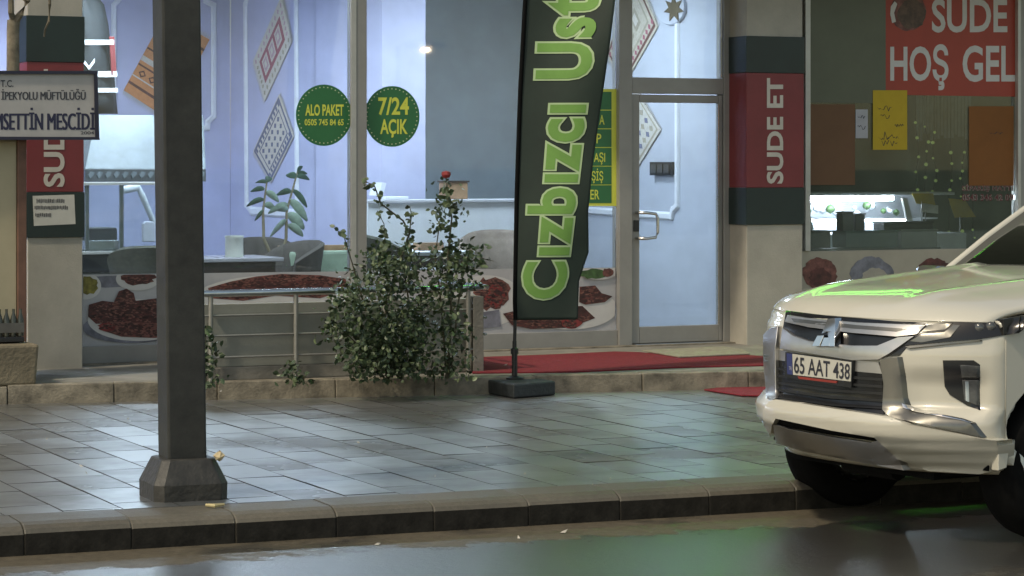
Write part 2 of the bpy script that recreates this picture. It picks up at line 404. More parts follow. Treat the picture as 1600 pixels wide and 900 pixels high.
for i in range(-32, 34):
    off = (.0, .2, .4, .1, .3)[i % 5] + random.uniform(-.02, .02)
    for j in range(-6, 22):
        p = o0 + TU * (i * .30) + TV * (j * .60 + off)
        c = [p, p + TU * .3, p + TU * .3 + TV * .6, p + TV * .6]
        ks = [side(q, KO, KV) for q in c]; ss = [side(q, P1a, SV) for q in c]
        if max(ks) < .39 or min(ss) > -.02: continue
        edge = min(ks) < .370 or max(ss) > -.008            # cut tiles along both edges
        m = (c[0] + c[2]) / 2; px = 800 + m.x / m.y * F_PX
        cand.append((abs(px - 800), p, edge))
cand.sort(key=lambda t: t[0])
infr = [c for c in cand if c[0] < 900]
print('tiles near frame', len(infr), 'all', len(cand))
def clip_half(poly, a, nvec, lim):
    out = []
    for i in range(len(poly)):
        p, q = poly[i], poly[(i + 1) % len(poly)]; dp = (p - a).dot(nvec) - lim; dq = (q - a).dot(nvec) - lim
        if dp <= 0: out.append(p)
        if dp * dq < 0: out.append(p + (q - p) * (dp / (dp - dq)))
    return out
nfull = 0; rest = MB()
def tile_poly(p):
    g = .0035; return [p + TU * g + TV * g, p + TU * (.3 - g) + TV * g, p + TU * (.3 - g) + TV * (.6 - g), p + TU * g + TV * (.6 - g)]
for k, (ax, p, edge) in enumerate(cand):
    if edge:
        poly = clip_half(clip_half(tile_poly(p), KO, -KV, -.368), P1a, SV, -.006)
        if len(poly) < 3: continue
        b = MB().prism([q + ZX * random.uniform(-.001, .001) for q in poly], ZX * -.03)
        if nfull < 296 and ax < 1000: b.build('paving_tile', M_tile, pavement); nfull += 1
        else: rest.add(b.v, b.f)
    elif nfull < 296:
        o = bpy.data.objects.new('paving_tile', random.choice(tile_meshes)); col.objects.link(o); o.parent = pavement
        o.location = p + ZX * (random.uniform(-.001, .001) + .012); o.rotation_euler = (random.uniform(-.002, .002), random.uniform(-.002, .002), TILE_A); nfull += 1
    else:
        b = MB().prism([q + ZX * random.uniform(-.002, .002) for q in tile_poly(p)], ZX * -.03); rest.add(b.v, b.f)
if rest.v: rest.build('far_paving', M_tile, pavement)['kind'] = 'stuff'

# raised step in front of the shops, edged with stones
ST = .13
stp = [P1a - SU * 4 + SV * .16, P1a + SU * 14 + SV * .16, W(9.5, .0, 0), W(-10, .0, 0)]
step = struct(MB().prism([Vector((p.x, p.y, ST)) for p in stp], ZX * -.3).build('step', M_cement))
random.seed(11)
s = -3.5
while s < 12:
    L = random.uniform(.75, .95); dz = random.uniform(-.008, .006); dt = random.uniform(-.012, .012)
    def sp(a, t, z): return P1a + SU * a + SV * t + ZX * z
    b = MB().hexa([sp(s + .002, dt, -.04), sp(s + L - .002, dt, -.04), sp(s + L - .002, .18, -.04), sp(s + .002, .18, -.04),
                   sp(s + .002, dt + .012, ST + .004 + dz), sp(s + L - .002, dt + .012, ST + .004 + dz), sp(s + L - .002, .18, ST + .004 + dz), sp(s + .002, .18, ST + .004 + dz)])
    b.build('edging_stone', M_step, step, bevel=.008)
    s += L
# ================================================================== RESTAURANT BUILDING
ZT = 3.45                                    # top of the glazing
rb = thing('restaurant_building', 'glass fronted grill restaurant with lavender walls between two banded pillars', 'building', W(-2, 0, ST), TH)
def up(px, v=0): return uz(px, 300, v)[0]
uL, uM0, uM1, uD0, uD1, uR = up(128), up(547), up(570), up(963), up(988), up(1140)
def fb(name, m, parent, *a, bevel=.004): return MB().fbox(*a).build(name, m, parent, bevel=bevel)
UA, UB, VB1, VB2 = -9.5, uR + .12, 7.0, 4.3   # room extents
US1 = up(360, VB1)                            # partition wall
# shell
fb('floor', M_floor, rb, UA, UB, .02, VB1, -.1, ST + .02)
fb('ceiling', M_white, rb, UA, UB, .1, VB1, ZT + .15, ZT + .3)
fb('back_wall', M_lav, rb, UA, US1, VB1, VB1 + .15, ST, ZT + .15)
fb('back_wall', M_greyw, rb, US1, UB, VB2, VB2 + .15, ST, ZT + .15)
fb('side_wall', M_lav, rb, UA - .15, UA, 0, VB1, ST, ZT + .15)
fb('side_wall', M_lav2, rb, up(1134), UB, .12, VB2, ST, ZT + .15)
pe = next(k * .01 for k in range(50, 500) if 800 + F_PX * W(US1, k * .01, 0).x / W(US1, k * .01, 0).y < 597)    # where its free end shows
uP1 = up(665, pe)
fb('partition_wall', M_lav, rb, US1, uP1, pe, VB1, ST + .02, ZT + .15)
fb('upper_wall', mat('upper_render', (.20, .18, .15), .85, var=.2, scale=1.5), rb, -11, 9, -.05, .10, ZT, 9.0)
fb('roof', M_cement, rb, -11, 9, .12, 8, 8.8, 9.0)

# glazing
zb0 = uz(131, 541)[1]; zf = ST
win = fb('window_base', M_alu, rb, uL - .1, uD0, -.03, .05, zf, zb0)
fb('mullion', M_alu, rb, uM0, uM1, -.05, .07, zb0 + .003, ZT)
fb('mullion_cover', M_alu_l, rb, uM0 - .012, uM0 + .035, -.056, -.052, zb0 + .003, ZT, bevel=.001)
fb('head_rail', M_alu, rb, uL - .1, uR, -.04, .06, ZT - .06, ZT - .002)
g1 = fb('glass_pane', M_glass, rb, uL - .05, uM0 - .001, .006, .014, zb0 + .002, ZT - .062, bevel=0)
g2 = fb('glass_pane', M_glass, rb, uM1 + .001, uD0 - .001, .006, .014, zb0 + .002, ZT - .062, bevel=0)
# door set
zd0, zd1 = uz(1050, 152)[1], uz(1050, 122)[1]
fb('door_post', M_alu, rb, uD0, uD1 - .03, -.06, .08, zf, ZT - .065)
fb('door_post', M_alu, rb, up(1126), uR - .002, -.06, .08, zf, ZT - .065)
fb('transom_bar', M_alu, rb, uD1 - .028, up(1126) - .002, -.055, .075, zd0 + .03, zd1)
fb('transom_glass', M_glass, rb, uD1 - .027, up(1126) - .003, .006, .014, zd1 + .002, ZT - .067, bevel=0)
d0, d1 = uD1 - .024, up(1126) - .006
leaf = fb('door', M_alu, rb, d0, d0 + .075, -.04, .02, zf + .02, zd0 + .022)
fb('door_stile', M_alu, leaf, d1 - .035, d1, -.04, .02, zf + .02, zd0 + .022)
fb('door_rail', M_alu, leaf, d0 + .077, d1 - .037, -.038, .018, zd0 - .05, zd0 + .02)
zr = uz(1050, 509)[1]
fb('door_rail', M_alu, leaf, d0 + .077, d1 - .037, -.038, .018, zf + .02, zr)
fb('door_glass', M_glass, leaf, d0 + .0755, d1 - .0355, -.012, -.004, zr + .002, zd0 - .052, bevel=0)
fb('threshold', M_steel, rb, d0, d1, -.12, -.062, zf, zf + .018)
hu = d0 + .04; h0, h1 = uz(1000, 372)[1], uz(1000, 332)[1]
MB().tube([W(hu, -.04, h0), W(hu, -.12, h0), W(hu + .05, -.15, h0), W(hu + .14, -.15, h0 + .01), W(hu + .16, -.15, h0 + .05), W(hu + .16, -.15, h1 - .05), W(hu + .14, -.15, h1 - .01), W(hu + .05, -.15, h1), W(hu, -.12, h1), W(hu, -.04, h1)], .014, 10).build('handle', M_steel, leaf, smooth=True)
MB().fbox(hu - .025, hu + .025, -.05, -.0405, h0 + .06, h0 + .16).build('lock_plate', M_dark, leaf)
# thin steel glazing beads that catch the light
for uu, za, zb in ((d1 - .040, zr, zd0 - .05), (up(1126) - .016, zd1, ZT - .07)):
    fb('glazing_bead', M_steel, rb, uu - .012, uu, -.056, -.0445, za + .01, zb - .01, bevel=.002)
# strip of stone under the frame
fb('sill_stone', M_step, rb, uL - .1, uR, -.16, -.065, ST - .02, ST + .012, bevel=.006)

# pillars
def pillar(pxa, pxb, vf, bands, nm, zbot=ST):
    fn = on_v(vf); u0, u1 = uz(pxa, 300, vf)[0], uz(pxb, 300, vf)[0]
    p = fb('pillar', M_wallw, rb, u0, u1, vf, .09, zbot - .05, ZT + 1.0, bevel=.006)
    for (y0, y1, m, ex) in bands:
        z1, z0 = uz((pxa + pxb) / 2, y0, vf)[1], uz((pxa + pxb) / 2, y1, vf)[1]
        MB().fbox(u0 - ex, u1 + ex, vf - ex, .0, z0, z1).build('colour_band', m, p, bevel=.003)
    return p, u0, u1
pR, ur0, ur1 = pillar(1167, 1254, -.36, ((57, 114, M_navy, .014), (114.3, 293, M_red, .008), (293.3, 351, M_navy, .014)), 'r')
pL, ul0, ul1 = pillar(43, 129, -.36, ((25, 97, M_navy, .014), (97.3, 300, M_red, .008), (300.3, 371, M_navy, .014)), 'l', .06)
text_on('lettering', 'SUDE ET', upquad(1198, 122, 1224, 287), on_v(-.372), M_let, pR, .03)
text_on('lettering', 'SUDE ET', upquad(68, 108, 101, 292), on_v(-.372), M_let, pL, .03)
# paper notice on the left pillar
nt_ = plate('paper_notice', [(51, 306), (116, 304), (118, 350), (53, 353)], on_v(-.376), VX, .001, M_paper)
tag(nt_, 'white printed paper notice taped to the dark band of the pillar beside the mosque sign', 'notice')
rr = random.Random(8); b = MB()          # the print is too small to read in the photograph: rows of worn strokes
for (xa, xb, y) in ((57, 84, 311), (87, 100, 311), (54, 75, 321.5), (77, 104, 321.5), (55, 80, 333)):
    x = xa
    while x < xb:
        w = rr.uniform(1.2, 2.4); h = rr.uniform(4.5, 6.5)
        b.prism([on_v(-.3775)(*p) for p in rect(x, y + rr.uniform(-.5, .8), x + w, y + h)], VX * .0006); x += w + rr.uniform(.5, .9)
b.build('worn_print', mat('faded_ink', (.16, .155, .15), .7, var=.2), nt_)['kind'] = 'stuff'

# fascia sign above the entrance (out of the picture) with green neon edging that tints the wet ground
fs = thing('fascia_sign', 'dark shop fascia with green neon tube above the entrance', 'sign', W(1.5, -.3, ZT + .1), TH)
MB().fbox(-1.6, 5.5, -.95, -.06, ZT + .18, ZT + .95).build('sign_box', M_dark, fs, bevel=.01)
neon = mat('green_neon', (.05, .3, .05), .4, var=0, emit=(.20, 1.0, .08), es=18)
MB().tube([W(-1.55, -.98, ZT + .42), W(5.45, -.98, ZT + .42), W(5.45, -.98, ZT + .9), W(-1.55, -.98, ZT + .9), W(-1.55, -.98, ZT + .44)], .016, 8).build('neon_tube', neon, fs, smooth=True)

# ceiling lights of the restaurant
led = mat('led_panel', (.9, .9, .9), .5, var=0, emit=(.72, .85, 1.0), es=54)
lights = [(-3.4, 3.4), (-2.5, 1.1), (-8.2, 1.6), (-.4, 1.1), (-4.6, 5.4), (-4.4, 1.1)]
for (u, v) in lights:
    t = thing('ceiling_light', 'square white ceiling light panel glowing inside the restaurant', 'ceiling light', W(u, v, ZT + .10), TH, 'ceiling light panels')
    MB().fbox(u - .32, u + .32, v - .32, v + .32, ZT + .11, ZT + .149).build('frame', M_white, t)
    MB().fbox(u - .29, u + .29, v - .29, v + .29, ZT + .095, ZT + .109).build('diffuser', led, t)

# ------------------------------------------------------------------ wall mouldings
def moulding(fn, nv, path, w, parent, closed=False):
    """raised white picture moulding along a pixel path on a wall"""
    P = [fn(*p) for p in path]; b = MB(); nv = Vector(nv)
    if closed: P.append(P[0])
    for i in range(len(P) - 1):
        a, c = P[i], P[i + 1]; t = (c - a).normalized(); s = t.cross(nv).normalized() * (w / 2); e = t * (w * .3)
        k = .0012 * (i % 2)
        b.hexa([a - s - e, c - s + e, c + s + e, a + s - e, a - s * .5 - e - nv * (.022 + k), c - s * .5 + e - nv * (.022 + k), c + s * .5 + e - nv * (.022 + k), a + s * .5 - e - nv * (.022 + k)])
    return b.build('wall_moulding', M_white, parent)
fA = on_v(VB1 - .004); fS1 = on_u(US1 - .004); fS2 = on_u(up(1134) - .004); fB2 = on_v(VB2 - .004)
moulding(fA, VX, [(178, 160), (178, 8), (190, -6), (190, -60)], .06, rb)
moulding(fA, VX, [(322, -60), (322, 2), (334, 8), (334, 182), (325, 190), (324, 200), (250, 203)], .065, rb)
moulding(fS1, UX, [(400, -120), (390, -20), (384, 8), (386, 320), (394, 330), (462, 334), (465, 326), (463, -40), (460, -120)], .10, rb)
moulding(fS2, UX, [(870, 326), (1050, 338), (1052, 328), (1059, 320), (1059, -60)], .08, rb)

# ------------------------------------------------------------------ kilims hung on the walls
K_cream = mat('kilim_cream', (.62, .58, .52), .95, var=.12, scale=40, bump=.4, bscale=200)
K_red = mat('kilim_red', (.34, .10, .15), .95, var=.2, scale=40, bump=.4, bscale=200)
K_pink = mat('kilim_rose', (.50, .34, .40), .95, var=.15, scale=40)
K_blue = mat('kilim_slate', (.16, .17, .26), .95, var=.2, scale=40)
K_or = mat('kilim_orange', (.62, .27, .12), .95, var=.12, scale=30, bump=.4, bscale=200)
K_brown = mat('kilim_brown', (.12, .05, .05), .95, var=.2, scale=30)
K_olive = mat('kilim_olive', (.36, .33, .26), .95, var=.15, scale=30)
def kilim(name, label, corners, fn, nv, base, pieces, fringe=True, group='kilims hung on the restaurant walls'):
    """corners (pixels): bl, br, tr, tl of the rug itself; pieces: (u0,u1,v0,v1,material,name)"""
    P = [fn(*c) for c in corners]; nv = Vector(nv)
    def at(a, b, k): return (P[0] * (1 - a) + P[1] * a) * (1 - b) + (P[3] * (1 - a) + P[2] * a) * b - nv * k
    t = thing(name, label, 'rug', (sum((p for p in P), Vector()) / 4), 0, group)
    MB().prism([at(0, 0, .012), at(1, 0, .012), at(1, 1, .012), at(0, 1, .012)], nv * .010).build('weave', base, t)
    byn = {}
    for pc in pieces:
        pts = pc[0]; m = pc[1]; lay = pc[2] if len(pc) > 2 else 1
        byn.setdefault((m.name, lay), (MB(), m, lay))[0].prism([at(a, b, .012 + .002 * lay) for a, b in pts], nv * .0015)
    for (b, m, lay) in byn.values(): b.build('woven_pattern', m, t)['kind'] = 'stuff'
    if fringe:
        b = MB()
        n = 26
        for e in (0, 1):
            for i in range(n):
                a = (i + .5) / n; y = -.06 if e == 0 else 1.06
                b.prism([at(a - .012, e, .006), at(a + .012, e, .006), at(a + .006 + .01 * math.sin(i), y, .006)], nv * .003)
        b.build('fringe', K_cream, t)['kind'] = 'stuff'
    return t
def R4(u0, u1, v0, v1): return [(u0, v0), (u1, v0), (u1, v1), (u0, v1)]
def D4(u, v, ru, rv): return [(u - ru, v), (u, v - rv), (u + ru, v), (u, v + rv)]
def frame4(i, t): return [R4(i, 1 - i, i * .55, i * .55 + t * .55), R4(i, 1 - i, 1 - i * .55 - t * .55, 1 - i * .55), R4(i, i + t, i * .55 + t * .55, 1 - i * .55 - t * .55), R4(1 - i - t, 1 - i, i * .55 + t * .55, 1 - i * .55 - t * .55)]
pc = [(R4(.24, .76, .14, .86), K_red)]
for k in range(3):
    v = .28 + k * .22
    pc += [(R4(.33, .67, v - .08, v + .08), K_cream, 2), (R4(.38, .62, v - .055, v + .055), K_pink, 3), (R4(.44, .56, v - .03, v + .03), K_cream, 4)]
for k in range(10):
    v = .06 + k * .098
    pc += [(D4(.12, v, .055, .025), K_pink), (D4(.88, v, .055, .025), K_olive)]
for k in range(5): pc += [(D4(.27 + k * .115, .065, .04, .03), K_olive), (D4(.27 + k * .115, .935, .04, .03), K_pink)]
kilim('kilim', 'cream bordered kilim with a dark red field, hung cornerwise above the slate patterned kilim', [(397, 95), (415, 158), (457, 66), (441, -6)], fS1, UX, K_cream, pc)
pc = [(q, K_blue) for q in frame4(.03, .06)] + [(q, K_blue) for q in frame4(.20, .03)]
for i in range(3):
    for k in range(6): pc.append((D4(.33 + i * .17, .2 + k * .12, .055, .042), K_blue, 2))
for k in range(11): pc.append((R4(.10, .18, .06 + k * .085, .10 + k * .085), K_blue, 2)); pc.append((R4(.82, .90, .06 + k * .085, .10 + k * .085), K_blue, 2))
kilim('kilim', 'pale kilim with slate blue border and small lozenges, hung cornerwise behind the potted plant', [(397, 236), (425, 285), (460, 214), (437, 148)], fS1, UX, K_cream, pc)
pc = [(R4(.0, 1, .10, .13), K_brown), (R4(0, 1, .34, .36), K_brown), (R4(0, 1, .40, .46), K_cream), (R4(0, 1, .55, .57), K_brown), (R4(0, 1, .85, .88), K_brown), (R4(0, 1, .2, .215), K_cream)]
for k in range(4): pc.append((D4(.16 + k * .22, .27, .08, .045), K_brown, 2)); pc.append((D4(.16 + k * .22, .27, .045, .022), K_or, 3)); pc.append((D4(.16 + k * .22, .70, .08, .045), K_brown, 2))
kilim('kilim', 'orange kilim with white fringe and brown scrolls, partly hidden behind the street lamp pole', [(193, 141), (262, 186), (327, 62), (258, 22)], fA, VX, K_or, pc)
pc = [(q, K_brown) for q in frame4(.04, .05)] + [(q, K_olive) for q in frame4(.2, .04)]
for k in range(12): pc += [(D4(.14, .05 + k * .082, .05, .028), K_red, 2), (D4(.86, .05 + k * .082, .05, .028), K_red, 2)]
for k in range(3): pc += [(R4(.36, .64, .22 + k * .2, .36 + k * .2), K_olive, 2), (R4(.42, .58, .25 + k * .2, .33 + k * .2), K_cream, 3)]
kilim('kilim', 'cream kilim with a border of dark red lozenges, seen through the glass over the door', [(950, 84), (976, 134), (1029, 42), (990, -50)], fS2, UX, mat('kilim_sand', (.50, .46, .38), .95, var=.15, scale=40), pc)
pc = [(q, K_olive) for q in frame4(.05, .04)]
for i in range(4):
    for k in range(7): pc.append((D4(.2 + i * .2, .12 + k * .125, .07, .045), K_olive if (i + k) % 2 else K_blue, 2))
kilim('kilim', 'beige kilim with grey diamonds seen through the door glass', [(952, 225), (990, 274), (1033, 204), (994, 140)], fS2, UX, mat('kilim_beige', (.55, .53, .48), .95, var=.15, scale=40), pc)

# wall plate with a leaf, and a dark switch box, on the wall behind the door
lf = thing('wall_plate', 'round pale wall plate with a dark leaf motif seen over the door', 'wall plate', fS2(1052, 30), 0)
MB().prism([fS2(*p) for p in circ(1050, 12, 23, 27)], UX * -.03).build('disc', M_lav2, lf, bevel=.008)
leafp = []
for k in range(14):
    a = 2 * math.pi * k / 14 + .2; r = 1.0 if k % 2 == 0 else .5
    leafp.append((1058 + 16 * r * math.cos(a), 14 + 21 * r * math.sin(a)))
MB().prism([fS2(*p) - UX * .032 for p in leafp], UX * -.008).build('leaf_motif', mat('leaf_brown', (.08, .06, .03), .8, var=.3), lf)
sb = thing('meter_box', 'small dark wall box behind the door glass', 'wall box', fS2(1040, 272), 0)
MB().prism([fS2(*p) for p in ((1022, 274), (1056, 273), (1056, 253), (1022, 253))], UX * -.05).build('case', M_dark, sb, bevel=.004)
for k in range(3): MB().prism([fS2(*p) - UX * .051 for p in rect(1025 + k * 10, 257, 1033 + k * 10, 270)], UX * -.006).build('switch', mat('switch_grey', (.06, .06, .06), .5, var=.1), sb)

# ------------------------------------------------------------------ stickers on the glass
def sticker(name, label, cx, cy, rx, ry, lines):
    fn = on_v(-.001); t = thing(name, label, 'sticker', fn(cx, cy + ry), 0)
    MB().prism([fn(*p) for p in circ(cx, cy, rx, ry, 56)], VX * .004).build('disc', M_green, t)
    b = MB(); f2 = on_v(-.0025)
    for k in range(40):
        a = 2 * math.pi * k / 40; b.prism([f2(*p) for p in circ(cx + rx * .91 * math.cos(a), cy + ry * .91 * math.sin(a), 1.0, 1.0, 6)], VX * .001)
    b.build('dotted_rim', mat('sticker_dots', (.65, .72, .45), .5, var=0), t)['kind'] = 'stuff'
    for s_, x0, y0, x1, y1, bd in lines: text_on('lettering', s_, quadrect(x0, y0, x1, y1), f2, M_yel, t, bd)
sticker('window_sticker', 'round green window sticker reading ALO PAKET with a phone number', 506, 180, 43.5, 48, [('ALO PAKET', 477, 163, 537, 181, .028), ('0505 745 84 65', 476, 186, 537, 196, .02)])
sticker('window_sticker', 'round green window sticker reading 7/24 AÇIK in yellow', 612.5, 182, 43, 47.5, [('7/24', 591, 152, 639, 180, .025), ('AÇIK', 594, 186, 637, 215, .025)])
# menu board sticker behind the flag
mb_ = thing('menu_sticker', 'yellow edged green menu sticker half hidden behind the tall flag', 'sticker', on_v(0)(920, 322), 0)
fn = on_v(-.001)
MB().prism([fn(*p) for p in rect(838, 139, 963, 322)], VX * .004).build('backing', M_yel, mb_)
for i, (s_, xa, xb) in enumerate((('', 0, 0), ('A', 936.5, 944.5), ('P', 932, 939.5), ('AŞI', 928, 945.5), ('ŞİŞ', 924.5, 942.5), ('ER', 922.5, 936.5))):
    y0 = 143.5 + i * 29.2; MB().prism([on_v(-.003)(*p) for p in rect(842, y0, 955.5, y0 + 27.8)], VX * .0015).build('green_row', M_green, mb_)
    if s_: text_on('lettering', s_, quadrect(xa, y0 + (7 if s_ != 'ŞİŞ' else 3), xb, y0 + (22 if s_ not in ('AŞI', 'ŞİŞ') else 26)), on_v(-.0045), M_yel, mb_, .01)

# ------------------------------------------------------------------ printed food strip along the foot of the glass
F_bg = mat('film_white', (.46, .45, .46), .5, var=.12, scale=3)
F_plate = mat('film_plate', (.60, .58, .56), .5, var=.06, scale=5)
F_meat = mat('film_meat', (.095, .028, .024), .5, var=.75, scale=11)
F_meat2 = mat('film_meat_light', (.17, .062, .05), .5, var=.7, scale=14)
F_sal = mat('film_salad', (.20, .17, .03), .5, var=.7, scale=18)
F_grn = mat('film_green', (.05, .10, .03), .5, var=.6, scale=18)
F_red = mat('film_tomato', (.20, .028, .026), .5, var=.5, scale=12)
F_shade = mat('film_shade', (.20, .20, .24), .5, var=.5, scale=6)
F_char = mat('film_char', (.055, .022, .020), .5, var=.5, scale=20); F_fat = mat('film_fat', (.20, .085, .065), .5, var=.4, scale=20)
def in_poly(poly, x, y):
    c = False
    for i in range(len(poly)):
        x1, y1 = poly[i]; x2, y2 = poly[i - 1]
        if (y1 > y) != (y2 > y) and x < (x2 - x1) * (y - y1) / (y2 - y1) + x1: c = not c
    return c
def chunks(t, pts, v, seed):
    r = random.Random(seed); xs = [p[0] for p in pts]; ys = [p[1] for p in pts]
    area = (max(xs) - min(xs)) * (max(ys) - min(ys))
    for m, lay, sz in ((F_meat, 0, 5), (F_char, 1, 3.6), (F_fat, 2, 2.2), (F_char, 3, 1.8)):
        b = MB()
        for _ in range(int(area / (sz * sz * 4.5))):
            x, y = r.uniform(min(xs), max(xs)), r.uniform(min(ys), max(ys))
            if not in_poly(pts, x, y): continue
            e = [(x + sz * r.uniform(.5, 1.3) * math.cos(a) * 1.4, y + sz * .6 * r.uniform(.5, 1.2) * math.sin(a)) for a in [k * 1.047 for k in range(6)]]
            if all(in_poly(pts, *z) for z in e): b.prism([on_v(v - .0003 * (lay + 1))(*z) for z in e], VX * .0002)
        if b.v: b.build('print_detail', m, t)['kind'] = 'stuff'
def film(label, x0, x1, yt0, yt1, yb0, yb1, shapes):
    t = thing('window_film', label, 'window film', on_v(0)((x0 + x1) / 2, yb0), 0)
    MB().prism([on_v(-.001)(*p) for p in ((x0, yb0), (x1, yb1), (x1, yt1), (x0, yt0))], VX * .005).build('white_ground', F_bg, t)
    for i, (nm, pts, m) in enumerate(shapes):
        pts = [(min(max(x, x0 + 1), x1 - 1), min(max(y, yt0 + 1 + (yt1 - yt0) * (x - x0) / (x1 - x0)), yb0 - 1 + (yb1 - yb0) * (x - x0) / (x1 - x0))) for x, y in pts]
        MB().prism([on_v(-.0022 - .0016 * i)(*p) for p in pts], VX * .001).build(nm, m, t)
        if nm in ('printed_meat', 'printed_tomato'): chunks(t, pts, -.0022 - .0016 * i, i)
film('printed film of grilled meat on white plates along the foot of the left pane', 129, 547, 429, 424, 541, 529, [
    ('printed_shade', circ(165, 440, 60, 9, 24, .1), F_shade),
    ('printed_plate', circ(133, 447, 25, 21), F_plate), ('printed_salad', circ(136, 446, 17, 15, 20, .15, 1), F_sal),
    ('printed_plate', circ(215, 436, 34, 18), F_plate), ('printed_meat', circ(215, 434, 27, 11, 24, .15, 2), F_meat),
    ('printed_shade', circ(205, 512, 76, 24, 30), F_shade), ('printed_plate', circ(215, 500, 78, 33), F_plate),
    ('printed_meat', [(139, 476), (160, 470), (178, 472), (186, 455), (198, 451), (209, 458), (212, 470), (245, 466), (300, 462), (320, 470), (322, 500), (250, 506), (190, 505), (150, 506), (138, 495)], F_meat),
    ('printed_meat', [(152, 508), (180, 503), (250, 505), (300, 508), (290, 524), (240, 528), (190, 526), (165, 518)], F_meat2),
    ('printed_tomato', circ(166, 511, 13, 7, 16, .2, 5), F_red),
    ('printed_plate', circ(430, 470, 130, 40), F_plate),
    ('printed_meat', [(325, 450), (360, 440), (400, 432), (440, 428), (500, 430), (540, 436), (545, 452), (500, 466), (430, 462), (380, 470), (330, 466)], F_meat2),
    ('printed_meat', circ(440, 448, 70, 12, 30, .25, 9), F_meat), ('printed_meat', circ(362, 456, 30, 9, 24, .25, 10), F_meat)])
film('printed film of kebabs and salad on the middle pane behind the tall flag', 571, 962, 423, 418, 529, 515, [
    ('printed_plate', circ(760, 470, 60, 40), F_plate), ('printed_meat', circ(770, 458, 27, 26, 26, .2, 3), F_meat2), ('printed_meat', circ(775, 462, 15, 15, 20, .3, 30), F_red),
    ('printed_shade', [(738, 490), (780, 484), (783, 510), (740, 515)], F_shade),
    ('printed_plate', circ(890, 482, 75, 33), F_plate),
    ('printed_meat', [(786, 490), (830, 480), (910, 478), (930, 497), (890, 512), (830, 514), (800, 508)], F_meat),
    ('printed_tomato', circ(893, 505, 16, 8, 16, .15, 6), F_red),
    ('printed_meat', [(906, 448), (930, 446), (940, 458), (957, 463), (945, 472), (915, 476), (905, 472)], F_meat),
    ('printed_plate', circ(935, 425, 30, 12), F_plate), ('printed_salad', circ(928, 428, 22, 8, 18, .2, 7), F_grn), ('printed_salad', circ(950, 426, 10, 7, 14, .2, 8), F_meat2)])
# ------------------------------------------------------------------ inside the restaurant
FZ = ST + .022                                 # floor level indoors
def at_v(px, py, v): return on_v(v)(px, py)
M_taupe = mat('taupe_velvet', (.065, .056, .046), .9, var=.2, scale=12, bump=.2)
M_tan = mat('tan_velvet', (.25, .20, .16), .9, var=.2, scale=12, bump=.2)
M_olive = mat('olive_velvet', (.075, .075, .055), .9, var=.2, scale=12, bump=.2)
M_wood = mat('walnut', (.05, .03, .019), .5, var=.35, scale=9)
M_oak = mat('oak', (.28, .17, .09), .5, var=.25, scale=9)
def tub_chair(name, label, u, v, rz, m):
    t = thing(name, label, 'chair', W(u, v, FZ), 0, 'tub chairs in the restaurant'); M = Matrix.Rotation(TH + rz, 4, 'Z'); O = W(u, v, FZ)
    def L(x, y, z): return O + M @ Vector((x, y, z))
    b = MB(); b.hexa([L(-.24, -.24, .36), L(.24, -.24, .36), L(.24, .22, .36), L(-.24, .22, .36), L(-.25, -.25, .47), L(.25, -.25, .47), L(.25, .22, .47), L(-.25, .22, .47)]); b.build('seat', m, t, bevel=.03, smooth=True)
    rows = []
    for k in range(17):
        a = R(-115 + 230 * k / 16); h = (.86 if v > 1.2 else .97) - .18 * (abs(k - 8) / 8) ** 2.5
        ca, sa = math.sin(a), math.cos(a)
        rows.append([L(.27 * ca, .25 * sa, .36), L(.30 * ca, .29 * sa, .6), L(.33 * ca, .33 * sa, h), L(.30 * ca, .30 * sa, h + .02), L(.27 * ca, .27 * sa, h - .01), L(.24 * ca, .23 * sa, .6), L(.21 * ca, .19 * sa, .36)])
    b = MB().grid(rows); n = 7; b.f.append(tuple(range(n))); b.f.append(tuple(16 * n + i for i in range(n))); b.build('backrest', m, t, smooth=True)
    for x in (-.19, .19):
        for y in (-.19, .17): MB().tube([L(x, y, .36), L(x * 1.15, y * 1.15, 0)], [.018, .011], 8).build('leg', M_wood, t)
    return t
def table(label, u0, u1, v0, v1, h, m):
    t = thing('table', label, 'table', W((u0 + u1) / 2, (v0 + v1) / 2, FZ), 0, 'tables in the restaurant')
    MB().fbox(u0, u1, v0, v1, FZ + h - .035, FZ + h).build('tabletop', m, t, bevel=.006)
    MB().fbox(u0 + .06, u1 - .06, v0 + .06, v1 - .06, FZ + h - .14, FZ + h - .037).build('apron', M_wood, t, bevel=.004)
    for a in (u0 + .1, u1 - .1):
        for c in (v0 + .1, v1 - .1): MB().fbox(a - .03, a + .03, c - .03, c + .03, FZ, FZ + h - .142).build('leg', M_wood, t, bevel=.004)
    return t
# table by the left pane, its chairs, napkin jar
vt = 2.0
ua, ub = up(255, vt), up(444, vt); zt = uz(400, 403, vt)[1]
table('dark walnut table with a pale top carrying a white jar', ua, ub, vt, vt + .8, zt - FZ, mat('table_laminate', (.30, .29, .30), .25, var=.1, scale=4))
jar = thing('napkin_jar', 'plain white jar standing on the walnut table', 'jar', W(up(366, vt + .3), vt + .3, zt), 0)
jr = (up(380, vt + .3) - up(352, vt + .3)) / 2 * .98
MB().lathe([(0, 0), (jr, 0), (jr, .02), (jr * .98, .17), (jr * 1.03, .175), (jr * 1.03, .195), (jr * .9, .197), (jr * .88, .03), (0, .03)], W(up(366, vt + .3), vt + .3, zt + .001)).build('body', mat('cream_ceramic', (.55, .56, .50), .4, var=.06), jar, smooth=True)
tub_chair('tub_chair', 'taupe tub chair at the end of the walnut table with the jar', up(452, vt + .25), vt + .25, R(-75), M_taupe)
tub_chair('tub_chair', 'taupe tub chair behind the walnut table under the potted plant', up(415, vt + 1.25), vt + 1.25, R(-5), M_taupe)
